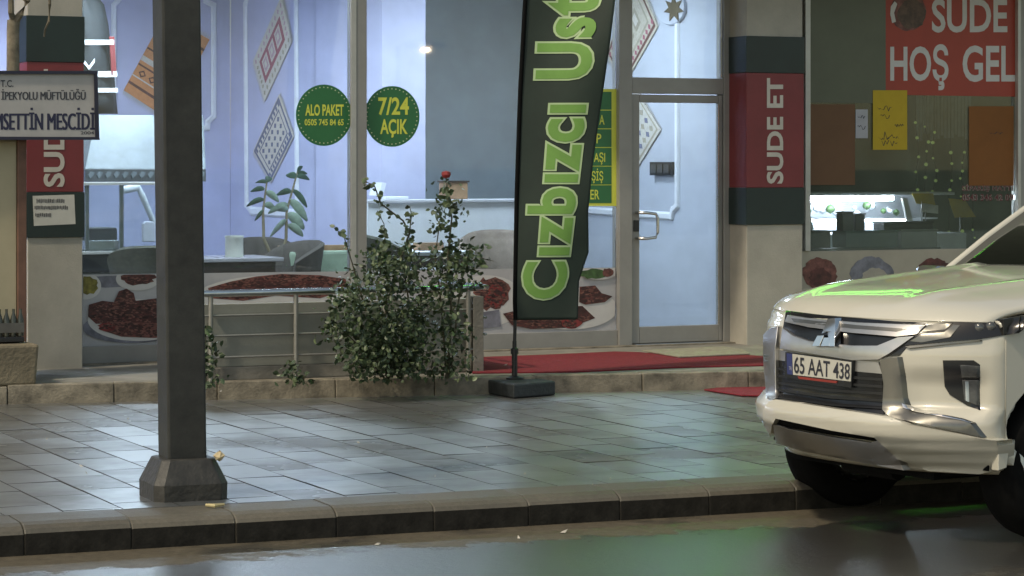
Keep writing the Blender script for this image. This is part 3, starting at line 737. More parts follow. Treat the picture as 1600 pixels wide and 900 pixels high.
tub_chair('tub_chair', 'olive tub chair in front of the glass counter beside the street lamp pole', up(226, vt - .3), vt - .3, R(170), M_olive)
# bench against the partition
bn = thing('bench', 'pale green upholstered bench with a wooden back rail by the mullion', 'bench', W(US1 - .4, 1.8, FZ), 0)
u0 = up(455, 2.3); u1 = US1 - .02
zb = uz(510, 393, 2.3)[1]
MB().fbox(u0 + .05, u1, 1.9, 2.45, FZ + .1, FZ + .45).build('seat', mat('sage_velvet', (.30, .38, .28), .9, var=.15, scale=8), bn, bevel=.03)
MB().fbox(u0 + .05, u1, 2.46, 2.6, FZ + .1, zb).build('backrest', MATS['sage_velvet'], bn, bevel=.03)
MB().fbox(u0, u1, 2.61, 2.68, FZ, zb + .05).build('back_rail', M_oak, bn, bevel=.005)
# white cash desk, monitor, box
cd = thing('cash_desk', 'tall white cash desk behind the rose bush', 'counter', W(-1, 1.9, FZ), 0)
vd = 1.75; c0, c1 = up(574, vd), up(840, vd); zc = uz(700, 312, vd)[1]
MB().fbox(c0, c1, vd, vd + .05, FZ, zc - .03).build('front_panel', M_white, cd, bevel=.003)
MB().fbox(c0, c1, vd - .02, vd + .5, zc - .028, zc).build('counter_top', mat('desk_top', (.55, .56, .60), .4, var=.05), cd, bevel=.004)
MB().fbox(c1 - .05, c1 - .001, vd + .052, vd + .5, FZ, zc - .03).build('end_panel', M_white, cd, bevel=.003)
mo = thing('monitor', 'small white screen standing on the cash desk', 'monitor', W(up(600, vd + .2), vd + .2, zc), 0)
fn = on_v(vd + .2)
MB().prism([fn(*p) for p in ((592, 306), (599, 306), (604, 286), (597, 285))], VX * .25).build('screen', M_white, mo, bevel=.004)
MB().fbox(up(597, vd + .2), up(632, vd + .2), vd + .1, vd + .32, zc + .001, zc + .03).build('foot', M_white, mo, bevel=.004)
bx = thing('cardboard_box', 'brown cardboard box on the cash desk beside the rose', 'box', W(up(715, vd + .3), vd + .3, zc), 0)
MB().fbox(up(699, vd + .25), up(731, vd + .25), vd + .25, vd + .45, zc + .001, uz(715, 285, vd + .25)[1]).build('carton', M_oak, bx, bevel=.004)
MB().fbox(up(697, vd + .25), up(733, vd + .25), vd + .24, vd + .46, uz(715, 285, vd + .25)[1] + .001, uz(715, 283, vd + .25)[1] + .004).build('lid', M_wood, bx)
# right-hand table and chairs
va = .75
t2 = table('walnut table with a white top behind the rose bush', up(640, va), up(742, va), va, va + .6, uz(690, 393, va)[1] - FZ, M_white)
tub_chair('tub_chair', 'dark tub chair turned sideways behind the mullion', up(606, .65), .62, R(80), M_olive)
tub_chair('tub_chair', 'tan tub chair with its round back to the cash desk, left of the tall flag', up(772, .95), .95, R(-30), M_tan)
wb = thing('wooden_tray', 'small light wooden tray on the white topped table', 'tray', W(up(668, va + .3), va + .3, uz(690, 393, va)[1]), 0)
zt2 = uz(690, 393, va)[1]
MB().fbox(up(652, va + .3), up(690, va + .3), va + .25, va + .4, zt2 + .001, zt2 + .07).build('tray_body', M_oak, wb, bevel=.004)

# potted rubber plant
def leaf_blade(b, base, dirv, L, w, droop, n=5):
    d = Vector(dirv).normalized(); s = (d.cross(VX + ZX * .5)).normalized(); rows = []
    for i in range(n + 1):
        t = i / n; p = base + d * (L * t) - ZX * (droop * L * t * t); ww = w * math.sin(math.pi * min(.98, t * .9 + .06)) ** .7
        rows.append([p - s * ww - VX * ww * .35, p, p + s * ww - VX * ww * .35])
    b.grid(rows)
pp = thing('potted_plant', 'tall broad leaved pot plant below the slate patterned kilim', 'plant', W(up(437, 3.4), 3.4, FZ), 0)
vp = 3.3
M_leaf = mat('rubber_leaf', (.075, .13, .085), .4, var=.35, scale=10); M_leaf2 = mat('pale_leaf', (.27, .36, .28), .4, var=.3, scale=10)
MB().lathe([(0, 0), (.13, 0), (.17, .32), (.15, .32), (.14, .28), (0, .28)], W(up(437, vp), vp, FZ + .001)).build('pot', M_white, pp, smooth=True)
fn = on_v(vp)
for path in ([(437, 430), (412, 372), (411, 330), (417, 284)], [(437, 430), (447, 372), (448, 330), (465, 268)]):
    MB().tube([fn(*p) for p in path], [.018, .016, .013, .008], 7).build('stem', mat('plant_stem', (.20, .17, .10), .7, var=.2), pp)
rr = random.Random(4)
for (x, y, dx, dz, L, w, pale) in ((412, 312, -1, .1, .24, .045, 0), (413, 296, -1, .35, .20, .04, 0), (414, 300, 1, -.2, .20, .05, 1), (417, 284, .3, .8, .14, .05, 0), (412, 320, .8, .1, .18, .05, 1), (418, 286, -.9, .5, .2, .03, 0),
    (448, 345, -1, -.25, .30, .06, 1), (448, 335, 1, -.35, .25, .075, 1), (449, 352, .9, -.2, .22, .06, 1), (450, 320, -1, .05, .28, .055, 1), (451, 312, 1, -.6, .30, .06, 1), (455, 300, -1, .3, .22, .05, 0), (456, 296, .9, -.5, .26, .04, 0),
    (462, 278, -.6, .6, .18, .05, 0), (463, 276, 1, .25, .20, .04, 0), (465, 270, .2, 1, .2, .03, 0), (464, 272, 1, .6, .16, .035, 0), (449, 330, -.7, .5, .25, .055, 1), (412, 330, -.9, -.3, .16, .04, 0)):
    b = MB(); leaf_blade(b, fn(x, y), UX * dx + ZX * dz - VX * rr.uniform(-.2, .4), L * .72, w * .80, .45); b.build('leaf', M_leaf2 if pale else M_leaf, pp, smooth=True, solid=.002)

# cooker hood, glass counter, jacket
vh = 3.0
hd = thing('cooker_hood', 'stainless steel cooker hood with leaf trim over the glass counter', 'cooker hood', on_v(vh)(228, 285), TH)
fn = on_v(vh); f2 = on_v(vh + .75)
q0, q1 = up(133, vh), up(322, vh); zh0 = uz(228, 284, vh)[1]; zh1 = uz(228, 264, vh)[1]; zh2 = uz(228, 180, vh + .45)[1]
r0, r1 = up(150, vh + .45), up(318, vh + .45)
M_hood = mat('brushed_steel', (.20, .235, .25), .55, .1, var=.25, scale=4, rvar=.1)
MB().hexa([W(q0, vh, zh1), W(q1, vh, zh1), W(q1, vh + .9, zh1), W(q0, vh + .9, zh1), W(r0, vh + .45, zh2), W(r1, vh + .45, zh2), W(r1, vh + .9, zh2), W(r0, vh + .9, zh2)]).build('canopy', M_hood, hd, bevel=.006)
MB().fbox(q0, q1, vh, vh + .9, zh0, zh1 - .002).build('valance', mat('grey_steel', (.16, .17, .18), .35, .7, var=.2), hd, bevel=.003)
for k in range(14):
    x = 141 + k * 13.3
    MB().prism([on_v(vh - .012)(*p) for p in ((x, 279), (x - 3, 273), (x + 1, 268), (x + 7, 269), (x + 5, 274))], VX * .011).build('leaf_trim', M_hood, hd)
gc = thing('glass_counter', 'glass fronted food counter under the steel cooker hood', 'display counter', W(up(190, 2.2), 2.2, FZ), TH)
g0, g1 = up(100, 2.0), up(250, 2.0); zg0 = uz(180, 425, 2.0)[1]; zg1 = uz(180, 392, 2.0)[1]; zg2 = uz(180, 290, 2.0)[1]
MB().fbox(g0, g1, 2.0, 2.7, FZ, zg0).build('cabinet', mat('counter_grey', (.16, .17, .17), .5, var=.1), gc, bevel=.005)
MB().fbox(g0, g1, 1.96, 2.7, zg0 + .001, zg1 - .03).build('counter_edge', M_dark, gc, bevel=.004)
MB().fbox(g0, g1, 1.95, 2.7, zg1 - .028, zg1).build('counter_shelf', M_alu_l, gc, bevel=.004)
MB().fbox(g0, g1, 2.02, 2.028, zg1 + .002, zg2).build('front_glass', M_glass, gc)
for x in (135, 189):
    MB().fbox(up(x, 2.0), up(x + 6, 2.0), 2.03, 2.06, zg1 + .002, zg2 + .02).build('upright', M_alu_l, gc, bevel=.003)
MB().fbox(g0, g1, 2.0, 2.3, zg2 + .003, zg2 + .03).build('top_shelf', M_alu_l, gc, bevel=.003)
MB().fbox(up(128, 2.3), up(184, 2.3), 2.3, 2.6, zg1 + .001, zg1 + .20).build('food_tray', mat('tray_dark', (.04, .035, .03), .5, var=.5, scale=15), gc, bevel=.02)
MB().fbox(up(128, 2.25), up(180, 2.25), 2.12, 2.28, zg1 + .001, zg1 + .09).build('food_tray', M_steel, gc, bevel=.01)
MB().tube([on_v(2.4)(*p) for p in ((192, 297), (216, 293), (222, 305), (241, 350))], [.035, .035, .03, .025], 8).build('desk_lamp_arm', M_white, gc, smooth=True)
MB().prism([on_v(1.9)(*p) for p in ((224, 378), (243, 378), (243, 350), (239, 346), (228, 346), (224, 350))], VX * .06).build('napkin_box', M_lav2, gc, bevel=.008)
jk = thing('courier_jacket', 'black jacket with white reflective bands and red trim hanging by the back wall', 'jacket', on_v(4.2)(150, 175), 0)
fn = on_v(4.3)
M_jac = mat('jacket_black', (.020, .026, .030), .6, var=.5, scale=6, bump=.5, bscale=12)
rows = []
for y, xa, xb in ((-60, 80, 122), (-20, 85, 136), (8, 88, 160), (40, 90, 168), (80, 95, 172), (120, 100, 176), (150, 104, 179), (178, 104, 182)):
    rows.append([fn(xa + (xb - xa) * k / 8, y) - VX * (.10 * math.sin(math.pi * k / 8) + .02 * math.sin(k * 1.9 + y * .05)) for k in range(9)])
MB().grid(rows).build('jacket_body', M_jac, jk, smooth=True, solid=.02)
for y0, y1, xa, xb in ((63, 71, 122, 172), (112, 121, 134, 177), (138, 145, 132, 178)):
    MB().grid([[fn(xa + (xb - xa) * k / 8, y) - VX * (.125 + .01 * math.sin(k)) for k in range(9)] for y in (y0, y1)]).build('reflective_band', mat('reflective', (.75, .78, .76), .4, var=.3, scale=20), jk, solid=.01)
MB().grid([[fn(x + (y - 60) * .06, y) - VX * .13 for x in (165, 173)] for y in (58, 90, 118)]).build('red_trim', M_red, jk, solid=.02)
MB().tube([fn(60, -60), fn(118, -20), fn(150, 28)], .008, 6).build('hanger_wire', M_steel, jk)
MB().grid([[fn(122 + 18 * k / 4 + 2, 104 - 6 * abs(2 - k) + j * 6) - VX * .14 for k in range(5)] for j in (0, 1)]).build('white_badge', M_white, jk, solid=.01)

# ================================================================== BUTCHER SHOP (right)
bs = thing('butcher_shop', 'dim butcher shop window right of the red banded pillar', 'building', W(3, 0, ST), TH)
uW0, uW1, uW2 = up(1258), up(1586), up(1600)
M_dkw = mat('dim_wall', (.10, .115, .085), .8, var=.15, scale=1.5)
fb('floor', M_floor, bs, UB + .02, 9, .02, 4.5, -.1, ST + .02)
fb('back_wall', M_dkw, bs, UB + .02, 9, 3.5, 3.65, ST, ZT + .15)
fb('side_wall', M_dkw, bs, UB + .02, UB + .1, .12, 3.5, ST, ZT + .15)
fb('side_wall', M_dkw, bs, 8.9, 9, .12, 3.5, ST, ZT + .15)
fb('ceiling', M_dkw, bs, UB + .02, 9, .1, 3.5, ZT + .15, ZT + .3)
zs0 = uz(1330, 530)[1]; zs1 = uz(1330, 391)[1]
fb('window_base', M_alu, bs, uR + .2, 9, -.03, .05, ST, zs0 - .02)
fb('lower_panel', mat('panel_cream', (.40, .36, .29), .6, var=.1, scale=3), bs, uR + .2, uW1 + .6, -.012, .03, zs0 - .018, zs1 - .002)
fb('mullion', M_alu_l, bs, uW0 - .02, uW0 + .035, -.04, .06, zs1, ZT - .06)
fb('mullion', M_alu_l, bs, uW1, uW1 + .035, -.05, .06, zs1, ZT - .06)
fb('mullion', M_alu, bs, uW1 + .037, uW1 + .14, -.03, .06, zs1, ZT - .06)
fb('head_rail', M_alu, bs, uW0 - .1, 9, -.04, .06, ZT - .06, ZT - .002)
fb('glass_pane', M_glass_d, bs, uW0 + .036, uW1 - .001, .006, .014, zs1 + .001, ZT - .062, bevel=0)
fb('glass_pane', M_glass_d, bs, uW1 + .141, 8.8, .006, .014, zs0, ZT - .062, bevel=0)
# film panel over the upper left of the window
fb('frosted_film', mat('olive_film', (.10, .11, .072), .35, var=.12, scale=2.5), bs, uW0 + .04, up(1384), -.001, .005, uz(1320, 161)[1], ZT - .065, bevel=0)
# meat prints on the lower panel
for (cx, cy, rx, ry, m, sd) in ((1281, 428, 27, 25, F_meat2, 1), (1362, 428, 32, 26, F_shade, 2), (1460, 420, 24, 16, F_meat, 3)):
    pr = thing('meat_print', {1: 'printed red meat rosette on the cream panel beside the pillar', 2: 'printed grey rosette on the cream panel behind the bonnet', 3: 'printed thin rosette low behind the windscreen'}[sd], 'print', on_v(0)(cx, cy + ry), 0)
    MB().prism([on_v(-.016)(*p) for p in circ(cx, cy, rx, ry, 36, .10, sd)], VX * .003).build('printed_meat', m, pr)
    MB().prism([on_v(-.0175)(*p) for p in circ(cx + (0 if sd == 1 else 4), cy + 6, rx * .62, ry * .6, 26, .15, sd + 5)], VX * .001).build('printed_plate', F_meat if sd == 1 else mat('print_cream', (.40, .36, .30), .6, var=.1), pr)
# red welcome banner
bnr = thing('welcome_banner', 'red banner with white lettering SUDE HOŞ GEL above the yellow poster', 'banner', on_v(0)(1490, 150), 0)
MB().prism([on_v(-.001)(*p) for p in ((1384, 138), (1386, 148), (1586, 151), (1586, -70), (1384, -70))], VX * .005).build('sheet', mat('banner_red', (.36, .050, .028), .45, var=.1, scale=2), bnr)
M_bl = mat('banner_white', (.62, .60, .58), .5, var=.05)
text_on('lettering', 'SUDE', quadrect(1456, -2, 1574, 51), on_v(-.0025), M_bl, bnr, .022)
text_on('lettering', 'HOŞ', quadrect(1391, 69, 1482, 141), on_v(-.0025), M_bl, bnr, .022)
text_on('lettering', 'GEL', quadrect(1504, 71, 1586, 128), on_v(-.0025), M_bl, bnr, .022)
MB().prism([on_v(-.0025)(*p) for p in circ(1419, 18, 28, 30, 30, .03)], VX * .001).build('printed_meat', F_meat2, bnr)
MB().prism([on_v(-.0036)(*p) for p in circ(1425, 22, 22, 23, 24, .08, 4)], VX * .001).build('printed_meat', mat('film_steak', (.10, .06, .04), .5, var=.6, scale=10), bnr)
MB().prism([on_v(-.0046)(*p) for p in ((1392, 10), (1398, 2), (1402, 6), (1397, 20), (1400, 34), (1394, 36), (1391, 22))], VX * .001).build('printed_leaf', M_bl, bnr)
# posters and papers
def poster(label, pts, m, scrib=None, v=-.001):
    t = thing('poster', label, 'poster', on_v(0)((pts[0][0] + pts[1][0]) / 2, pts[0][1]), 0)
    MB().prism([on_v(v)(*p) for p in pts], VX * .002).build('sheet', m, t)
    if scrib:
        for k, (x, y, w, h) in enumerate(scrib):
            r = random.Random(k + 3); b = MB(); last = None
            pts2 = [(x + w * i / 9, y + h * r.random()) for i in range(10)]
            for a, c in zip(pts2, pts2[1:]):
                b.prism([on_v(v - .0012)(*p) for p in ((a[0] - .4, a[1]), (c[0] - .4, c[1]), (c[0] + .5, c[1] + .6), (a[0] + .5, a[1] + .6))], VX * .0008)
            b.build('handwriting', M_ink, t)['kind'] = 'stuff'
    return t
poster('plain brown paper sheet on the shop window between pillar and yellow poster', rect(1263, 163, 1336, 289), mat('brown_paper', (.16, .085, .045), .8, var=.1, scale=3), None, -.003)
poster('small white paper slip beside the brown sheet', rect(1337, 171, 1356, 216), mat('white_slip', (.42, .42, .46), .7, var=.1), [(1340, 180, 12, 6), (1340, 195, 12, 8)], -.002)
poster('yellow poster with handwriting under the red banner', rect(1364, 141, 1417.5, 234), mat('yellow_paper', (.50, .35, .02), .7, var=.06), [(1371, 165, 22, 10), (1376, 178, 14, 8), (1372, 205, 16, 14), (1386, 210, 18, 8), (1398, 193, 14, 8), (1378, 218, 24, 10)], -.0055)
poster('rust orange paper sheet at the right of the shop window', rect(1514, 166, 1584, 290), mat('orange_paper', (.22, .085, .02), .8, var=.1, scale=3), [(1545, 206, 22, 4)], -.002)
so = thing('order_line_lettering', 'dark red lettering SİPARİŞ HATTI with phone number under the orange sheet', 'lettering', on_v(0)(1542, 313), 0)
M_dr = mat('dark_red_vinyl', (.10, .012, .015), .5, var=.05); M_halo = mat('pale_vinyl', (.38, .33, .30), .5, var=.05)
for s_, q in (('SİPARİŞ HATTI', quadrect(1503, 288, 1583, 300)), ('0543 346 42 09', quadrect(1503, 303, 1583, 314))):
    text_on('letter_halo', s_, q, on_v(-.001), M_halo, so, .05, space=1.1); text_on('lettering', s_, q, on_v(-.0022), M_dr, so, .015, space=1.1)
# lit meat fridge
fr = thing('display_fridge', 'lit meat display fridge glowing white inside the butcher shop', 'display fridge', W(up(1350, .7), .7, FZ), TH)
vf_ = .75; a0, a1 = up(1250, vf_), up(1440, vf_ + .78); zq0 = uz(1340, 366, vf_)[1]; zq1 = uz(1340, 306, vf_)[1]
M_fr = mat('fridge_white', (.62, .64, .68), .35, var=.05)
MB().fbox(a0, a1, vf_, vf_ + .8, FZ, zq0).build('base', M_fr, fr, bevel=.01)
MB().fbox(a0, a1, vf_ + .76, vf_ + .8, zq0 + .001, zq1).build('back_panel', M_fr, fr)
MB().fbox(a0, a1, vf_ + .2, vf_ + .8, zq1 + .001, zq1 + .03).build('top_shelf', M_fr, fr, bevel=.005)
MB().fbox(a0 + .04, a1 - .1, vf_ + .35, vf_ + .75, zq0 + .13, zq0 + .145).build('inner_shelf', M_fr, fr)
tubem = mat('led_tube', (.9, .9, .9), .4, var=0, emit=(.74, .82, 1.0), es=75)
MB().tube([W(up(1262, vf_ + .25), vf_ + .25, zq1 - .03), W(up(1395, vf_ + .25), vf_ + .25, zq1 - .03)], .022, 8).build('led_tube', tubem, fr)
MB().tube([W(up(1262, vf_ + .6), vf_ + .6, zq0 + .12), W(up(1420, vf_ + .6), vf_ + .6, zq0 + .12)], .012, 8).build('led_tube', tubem, fr)
for px in (1250, 1408):
    MB().prism([on_v(vf_ + .1)(*p) for p in ((px + 14, 366), (px + 24, 366), (px + 10, 310), (px + 2, 310))], VX * .03).build('fridge_upright', M_alu_l, fr, bevel=.003)
rr = random.Random(12)
for k in range(16):
    x = 1268 + k * 9 + rr.uniform(-3, 3); y = rr.uniform(322, 336); p = W(up(x, vf_ + .45), vf_ + .45 + rr.uniform(-.08, .1), uz(x, y, vf_)[1]); r_ = rr.uniform(.02, .05)
    MB().lathe([(0, -r_), (r_ * .8, -r_ * .5), (r_, 0), (r_ * .7, r_ * .6), (0, r_)], p, seg=8).build('wrapped_pack', M_fr if k % 3 else F_grn, fr, smooth=True)
# items on the ledge in front of the fridge
lg = thing('counter_ledge', 'grey counter with stacked boxes behind the bonnet', 'counter', W(up(1380, .3), .3, FZ), TH)
fb('counter_body', mat('ledge_grey', (.20, .20, .18), .6, var=.15), lg, up(1258, .3), up(1470, .3), .3, .6, FZ, uz(1360, 388, .3)[1])
def gbox(label, x0, y0, x1, y1, v, m, nm='storage_box', d=.25, cat='box'):
    t = thing(nm, label, cat, on_v(v)((x0 + x1) / 2, y1), TH)
    MB().fbox(up(x0, v), up(x1, v), v, v + d, uz((x0 + x1) / 2, y1, v)[1], uz((x0 + x1) / 2, y0, v)[1]).build('carton', m, t, bevel=.008)
    MB().fbox(up(x0 - 1, v), up(x1 + 1, v), v - .006, v + d + .006, uz((x0 + x1) / 2, y0, v)[1] + .001, uz((x0 + x1) / 2, y0, v)[1] + .018).build('lid', m, t, bevel=.004)
    return t
gbox('dark grey tin standing before the lit fridge', 1317, 333, 1334, 361, .34, mat('tin', (.10, .10, .11), .4, .5, var=.2), 'tin', .12, 'tin')
gbox('second shorter grey tin before the lit fridge', 1337, 336, 1352, 361, .35, mat('tin', (.10, .10, .11)), 'tin', .12, 'tin')
gbox('long teal grey box on the counter below the fridge', 1322, 363, 1404, 387, .31, mat('teal_box', (.11, .16, .16), .6, var=.1))
gbox('pale grey scale with a dark slot on the counter', 1408, 361, 1465, 387, .33, mat('scale_grey', (.30, .30, .29), .5, var=.1), 'weighing_scale', .3, 'scale')
gbox('crumpled dark bag at the pillar end of the counter', 1259, 363, 1298, 388, .33, mat('bag_grey', (.12, .115, .10), .7, var=.4, bump=.8, bscale=15), 'bag', .2, 'bag')
gbox('black basket on top of the grey scale', 1382, 349, 1458, 360, .36, M_dark, 'basket', .2, 'basket')
# shelf of packs and green reflections in the glass, built as glowing dots on added wires
gr = thing('reflection_dots', 'glowing yellow green dots for the reflections in the dim butcher shop window', 'reflection', W(up(1455, 1.6), 1.6, FZ), TH)
glow_dot = mat('glow_dot_green', (.3, .35, .1), .4, var=0, emit=(.40, .55, .18), es=.22)
rr = random.Random(21)
for (cx, n, y0, y1) in ((1433, 5, 190, 300), (1447, 6, 200, 300), (1460, 6, 208, 300), (1488, 4, 235, 300), (1503, 6, 238, 310), (1480, 2, 360, 376), (1500, 2, 362, 372), (1520, 2, 360, 374)):
    pts = []
    for k in range(n):
        x = cx + rr.uniform(-4, 4); y = y0 + (y1 - y0) * k / max(1, n - 1) + rr.uniform(-4, 4); p = on_v(2.2)(x, y); pts.append(p); r_ = rr.uniform(.011, .021)
        MB().lathe([(0, -r_), (r_ * .85, -r_ * .5), (r_, 0), (r_ * .85, r_ * .5), (0, r_)], p, seg=8).build('glow_dot', glow_dot, gr, smooth=True)
    MB().tube([pts[0] + ZX * .4] + pts, .003, 5).build('dot_wire', M_black, gr)
# hanging strip curtain
sc_ = thing('strip_curtain', 'clear plastic strip curtain under the red banner', 'curtain', W(up(1470, 2.6), 2.6, 1.6), TH)
rr = random.Random(2)
for k in range(16):
    x = 1432 + k * 5.4; MB().prism([on_v(2.6)(*p) for p in rect(x, 120, x + 4.2, 216 + rr.uniform(-8, 5))], VX * .004).build('strip', mat('pvc_strip', (.16, .19, .20), .25, var=.3, scale=6), sc_)
for (lab, pts, m) in (('slanted yellow price card behind the lit fridge', ((1432, 318), (1462, 322), (1458, 302), (1425, 302)), MATS['yellow_paper']), ('larger slanted yellow price card under the phone number', ((1492, 340), (1525, 339), (1508, 312), (1482, 310)), MATS['yellow_paper']), ('white price card beside the yellow card', ((1438, 331), (1466, 334), (1466, 321), (1440, 317)), M_paper)):
    t = thing('price_card', lab, 'card', on_v(.9)(*pts[0]), 0); MB().prism([on_v(.9)(*p) for p in pts], VX * .004).build('card', m, t)
    MB().tube([on_v(.9)(pts[0][0] + 8, pts[0][1] - 3), on_v(.9)(pts[0][0] + 8, pts[0][1] + 30)], .004, 5).build('card_holder', M_steel, t)
# ================================================================== STREET
# lamp post in front of the shop
pc_ = on_z(285, 781, 0); PO = Vector((pc_.x - .012, pc_.y + .12, 0))
lp = thing('lamp_post', 'dark square steel lamp post with a tapered concrete collar on the pavement edge', 'lamp post', PO, KA)
MK = Matrix.Rotation(KA, 4, 'Z')
def pb(x, y, z): return PO + MK @ Vector((x, y, z))
b = MB(); rows = []
def ring(h, z, c):      # square with clipped corners
    return [pb(x, y, z) for x, y in ((-h + c, -h), (h - c, -h), (h, -h + c), (h, h - c), (h - c, h), (-h + c, h), (-h, h - c), (-h, -h + c))]
rings = [ring(.196, 0, .045), ring(.198, .085, .045), ring(.192, .10, .045), ring(.146, .205, .038), ring(.138, .212, .033)]
for r_ in rings: rows.append(r_ + [r_[0]])
b.grid(rows); b.f.append(tuple(len(rows[0]) * 4 + i for i in range(8)))
b.build('collar', M_polebase, lp, bevel=.006)
b = MB()
b.hexa([pb(x, y, z) - Vector((.0135, .0, 0)) * z for z in (.16, 7.5) for x, y in ((-.104, -.104), (.104, -.104), (.104, .104), (-.104, .104))])
sh = b.build('shaft', M_pole, lp, bevel=.012)
MB().tube([pb(-.1, 0, 7.4), pb(-.1, -.2, 7.8), pb(-.1, -1.6, 8.1)], .05, 8).build('arm', M_pole, lp)
MB().box(pb(-.1, -1.9, 8.1), (.25, .7, .1), MK).build('lantern', M_pole, lp, bevel=.02)
for i, (px, py, mm) in enumerate(((326, 719, 'c'), )):
    p = on_z(px, py, .19)
pk = tag(MB().tube([on_z(322, 789, .012), on_z(335, 790, .012), on_z(350, 788, .012)], [.008, .011, .007], 6).build('cigarette_stub', mat('yellowed_paper', (.5, .42, .22), .8, var=.1)), 'yellowish paper stub lying at the foot of the lamp post', 'litter')
cr_ = MB(); rr = random.Random(5)
pq = pb(.155, -.14, .218)
cr_.lathe([(0, -.02), (.022, -.014), (.03, .004), (.018, .024), (0, .03)], pq, seg=7)
cr_.v = [v + Vector((rr.uniform(-.006, .006), rr.uniform(-.006, .006), rr.uniform(-.006, .006))) for v in cr_.v]
tag(cr_.build('paper_wad', mat('wad', (.55, .45, .28), .9, var=.2)), 'crumpled paper wad on the lamp post collar', 'litter')

# street lamp over the road; its glow is mirrored in the shop glass
dv = ray(665, 78); hp = on_v(.006)(665, 78); rv = dv - VX * (2 * dv.dot(VX)); lpos = hp + rv * 34
sl = thing('street_lamp', 'lit street lamp on a slim pole across the road', 'street lamp', Vector((lpos.x, lpos.y, -.15)), 0)
MB().tube([Vector((lpos.x, lpos.y - .8, -.15)), Vector((lpos.x, lpos.y - .8, lpos.z + .1)), Vector((lpos.x, lpos.y - .3, lpos.z + .25)), Vector((lpos.x, lpos.y, lpos.z + .2))], [.08, .05, .04, .04], 8).build('pole', M_pole, sl)
MB().box(lpos + ZX * .1, (.5, .8, .12)).build('lamp_head', M_pole, sl, bevel=.03)
MB().lathe([(0, -.035), (.07, -.025), (.10, .0), (.10, .035), (0, .035)], lpos, seg=16).build('lamp_glass', mat('lamp_glow', (.9, .8, .7), .4, var=0, emit=(1.0, .72, .45), es=110), sl)
# litter and fallen petals
for k, (px, py, z, w) in enumerate(((127, 729, .004, .03), (73, 687, .004, .012), (135, 740, .004, .012), (583, 831, -.146, .03), (590, 851, -.146, .035), (811, 841, -.146, .03), (962, 809, -.146, .05), (1038, 806, -.146, .04), (881, 832, -.146, .045), (820, 741, .004, .03), (954, 749, .004, .014), (926, 758, .004, .014), (1020, 674, .004, .014), (345, 612, .137, .02), (790, 571, .139, .03), (560, 692, .004, .02), (760, 700, .004, .02), (680, 745, .004, .015), (200, 655, .004, .015))):
    w *= .6; p = on_z(px, py, z); r_ = random.Random(k); a = r_.uniform(0, 3); d = Vector((math.cos(a), math.sin(a), 0)); e = Vector((-d.y, d.x, 0)) * .5
    tag(MB().add([p - d * w + ZX * .002, p + e * w, p + d * w + ZX * r_.uniform(.006, .016), p - e * w * .8, p + ZX * .010], [(0, 1, 4), (1, 2, 4), (2, 3, 4), (3, 0, 4)]).build('litter_scrap', mat('scrap', (.5, .46, .40), .8, var=.2)), ('tiny pale scrap of litter on the wet paving' if abs(z - .004) < .001 else 'pale scrap of litter on the road below the kerb' if z < 0 else 'tiny pale scrap on the red carpet' if k == 14 else 'tiny pale scrap on the step by the railing'), 'litter', 'scraps of litter on the ground')

# booth at the left edge, its concrete block and the mosque sign
vb_ = -1.35
bo = thing('booth', 'cream kiosk panel with a brown edge post at the foot of the mosque sign', 'kiosk', W(up(-20, vb_), vb_, ST), TH)
zb0_, zb1_ = uz(20, 487, vb_)[1], uz(20, 205, vb_)[1]
MB().fbox(up(-160, vb_), up(26, vb_), vb_, vb_ + .5, zb0_ - .2, zb1_).build('panel', mat('cream_panel', (.42, .36, .235), .6, var=.08, scale=3), bo, bevel=.005)
MB().fbox(up(26.5, vb_), up(41, vb_), vb_ - .02, vb_ + .5, ST, zb1_).build('edge_post', mat('brown_post', (.15, .075, .05), .6, var=.25, scale=8), bo, bevel=.008)
MB().fbox(up(-160, vb_), up(26, vb_), vb_ - .01, vb_ + .5, zb1_ + .001, zb1_ + .06).build('top_rail', M_wood, bo, bevel=.006)
MB().fbox(up(-160, vb_), up(26, vb_), vb_ + .001, vb_ + .5, ST, zb0_ - .201).build('plinth', M_dark, bo)
cb = thing('crate', 'dark grey crate of bottles on the concrete block', 'crate', W(up(10, vb_ - .25), vb_ - .25, uz(10, 537, vb_ - .3)[1]), TH)
vc = vb_ - .28; zc0 = uz(15, 535, vc)[1]
MB().fbox(up(-60, vc), up(38, vc), vc, vc + .22, zc0, uz(15, 527, vc)[1]).build('tray', M_dark, cb, bevel=.006)
for k in range(9):
    u_ = up(-55 + k * 11, vc) + .02
    MB().lathe([(0, 0), (.025, 0), (.025, .12), (.01, .17), (.01, .2), (0, .2)], W(u_, vc + .1, uz(15, 527, vc)[1] + .001), seg=10).build('bottle', mat('bottle_dark', (.05, .055, .045), .2, var=.4), cb, smooth=True)
MB().fbox(up(-60, vc), up(38, vc), vc + .001, vc + .012, uz(15, 520, vc)[1], uz(15, 505, vc)[1]).build('side_slat', mat('crate_grey', (.10, .095, .085), .6, var=.3), cb)
blk = tag(MB().hexa([W(up(-160, vc), vc - .12, ST), W(up(50, vc), vc - .12, ST), W(up(50, vc), vc + .36, ST), W(up(-160, vc), vc + .36, ST), W(up(-160, vc), vc - .14, zc0 - .01), W(up(54, vc), vc - .14, zc0 - .01), W(up(54, vc), vc + .36, zc0 - .01), W(up(-160, vc), vc + .36, zc0 - .01)]).build('concrete_block', mat('block_concrete', (.20, .165, .11), .85, var=.35, scale=4, bump=.6), bevel=.02), 'rough brown concrete block at the left end of the step', 'block')
ms = thing('mosque_sign', 'cream sign with dark blue frame reading İPEKYOLU MÜFTÜLÜĞÜ and MESCİDİ', 'sign', W(up(0, vb_ - .1), vb_ - .1, zb1_), TH)
vs_ = vb_ - .12
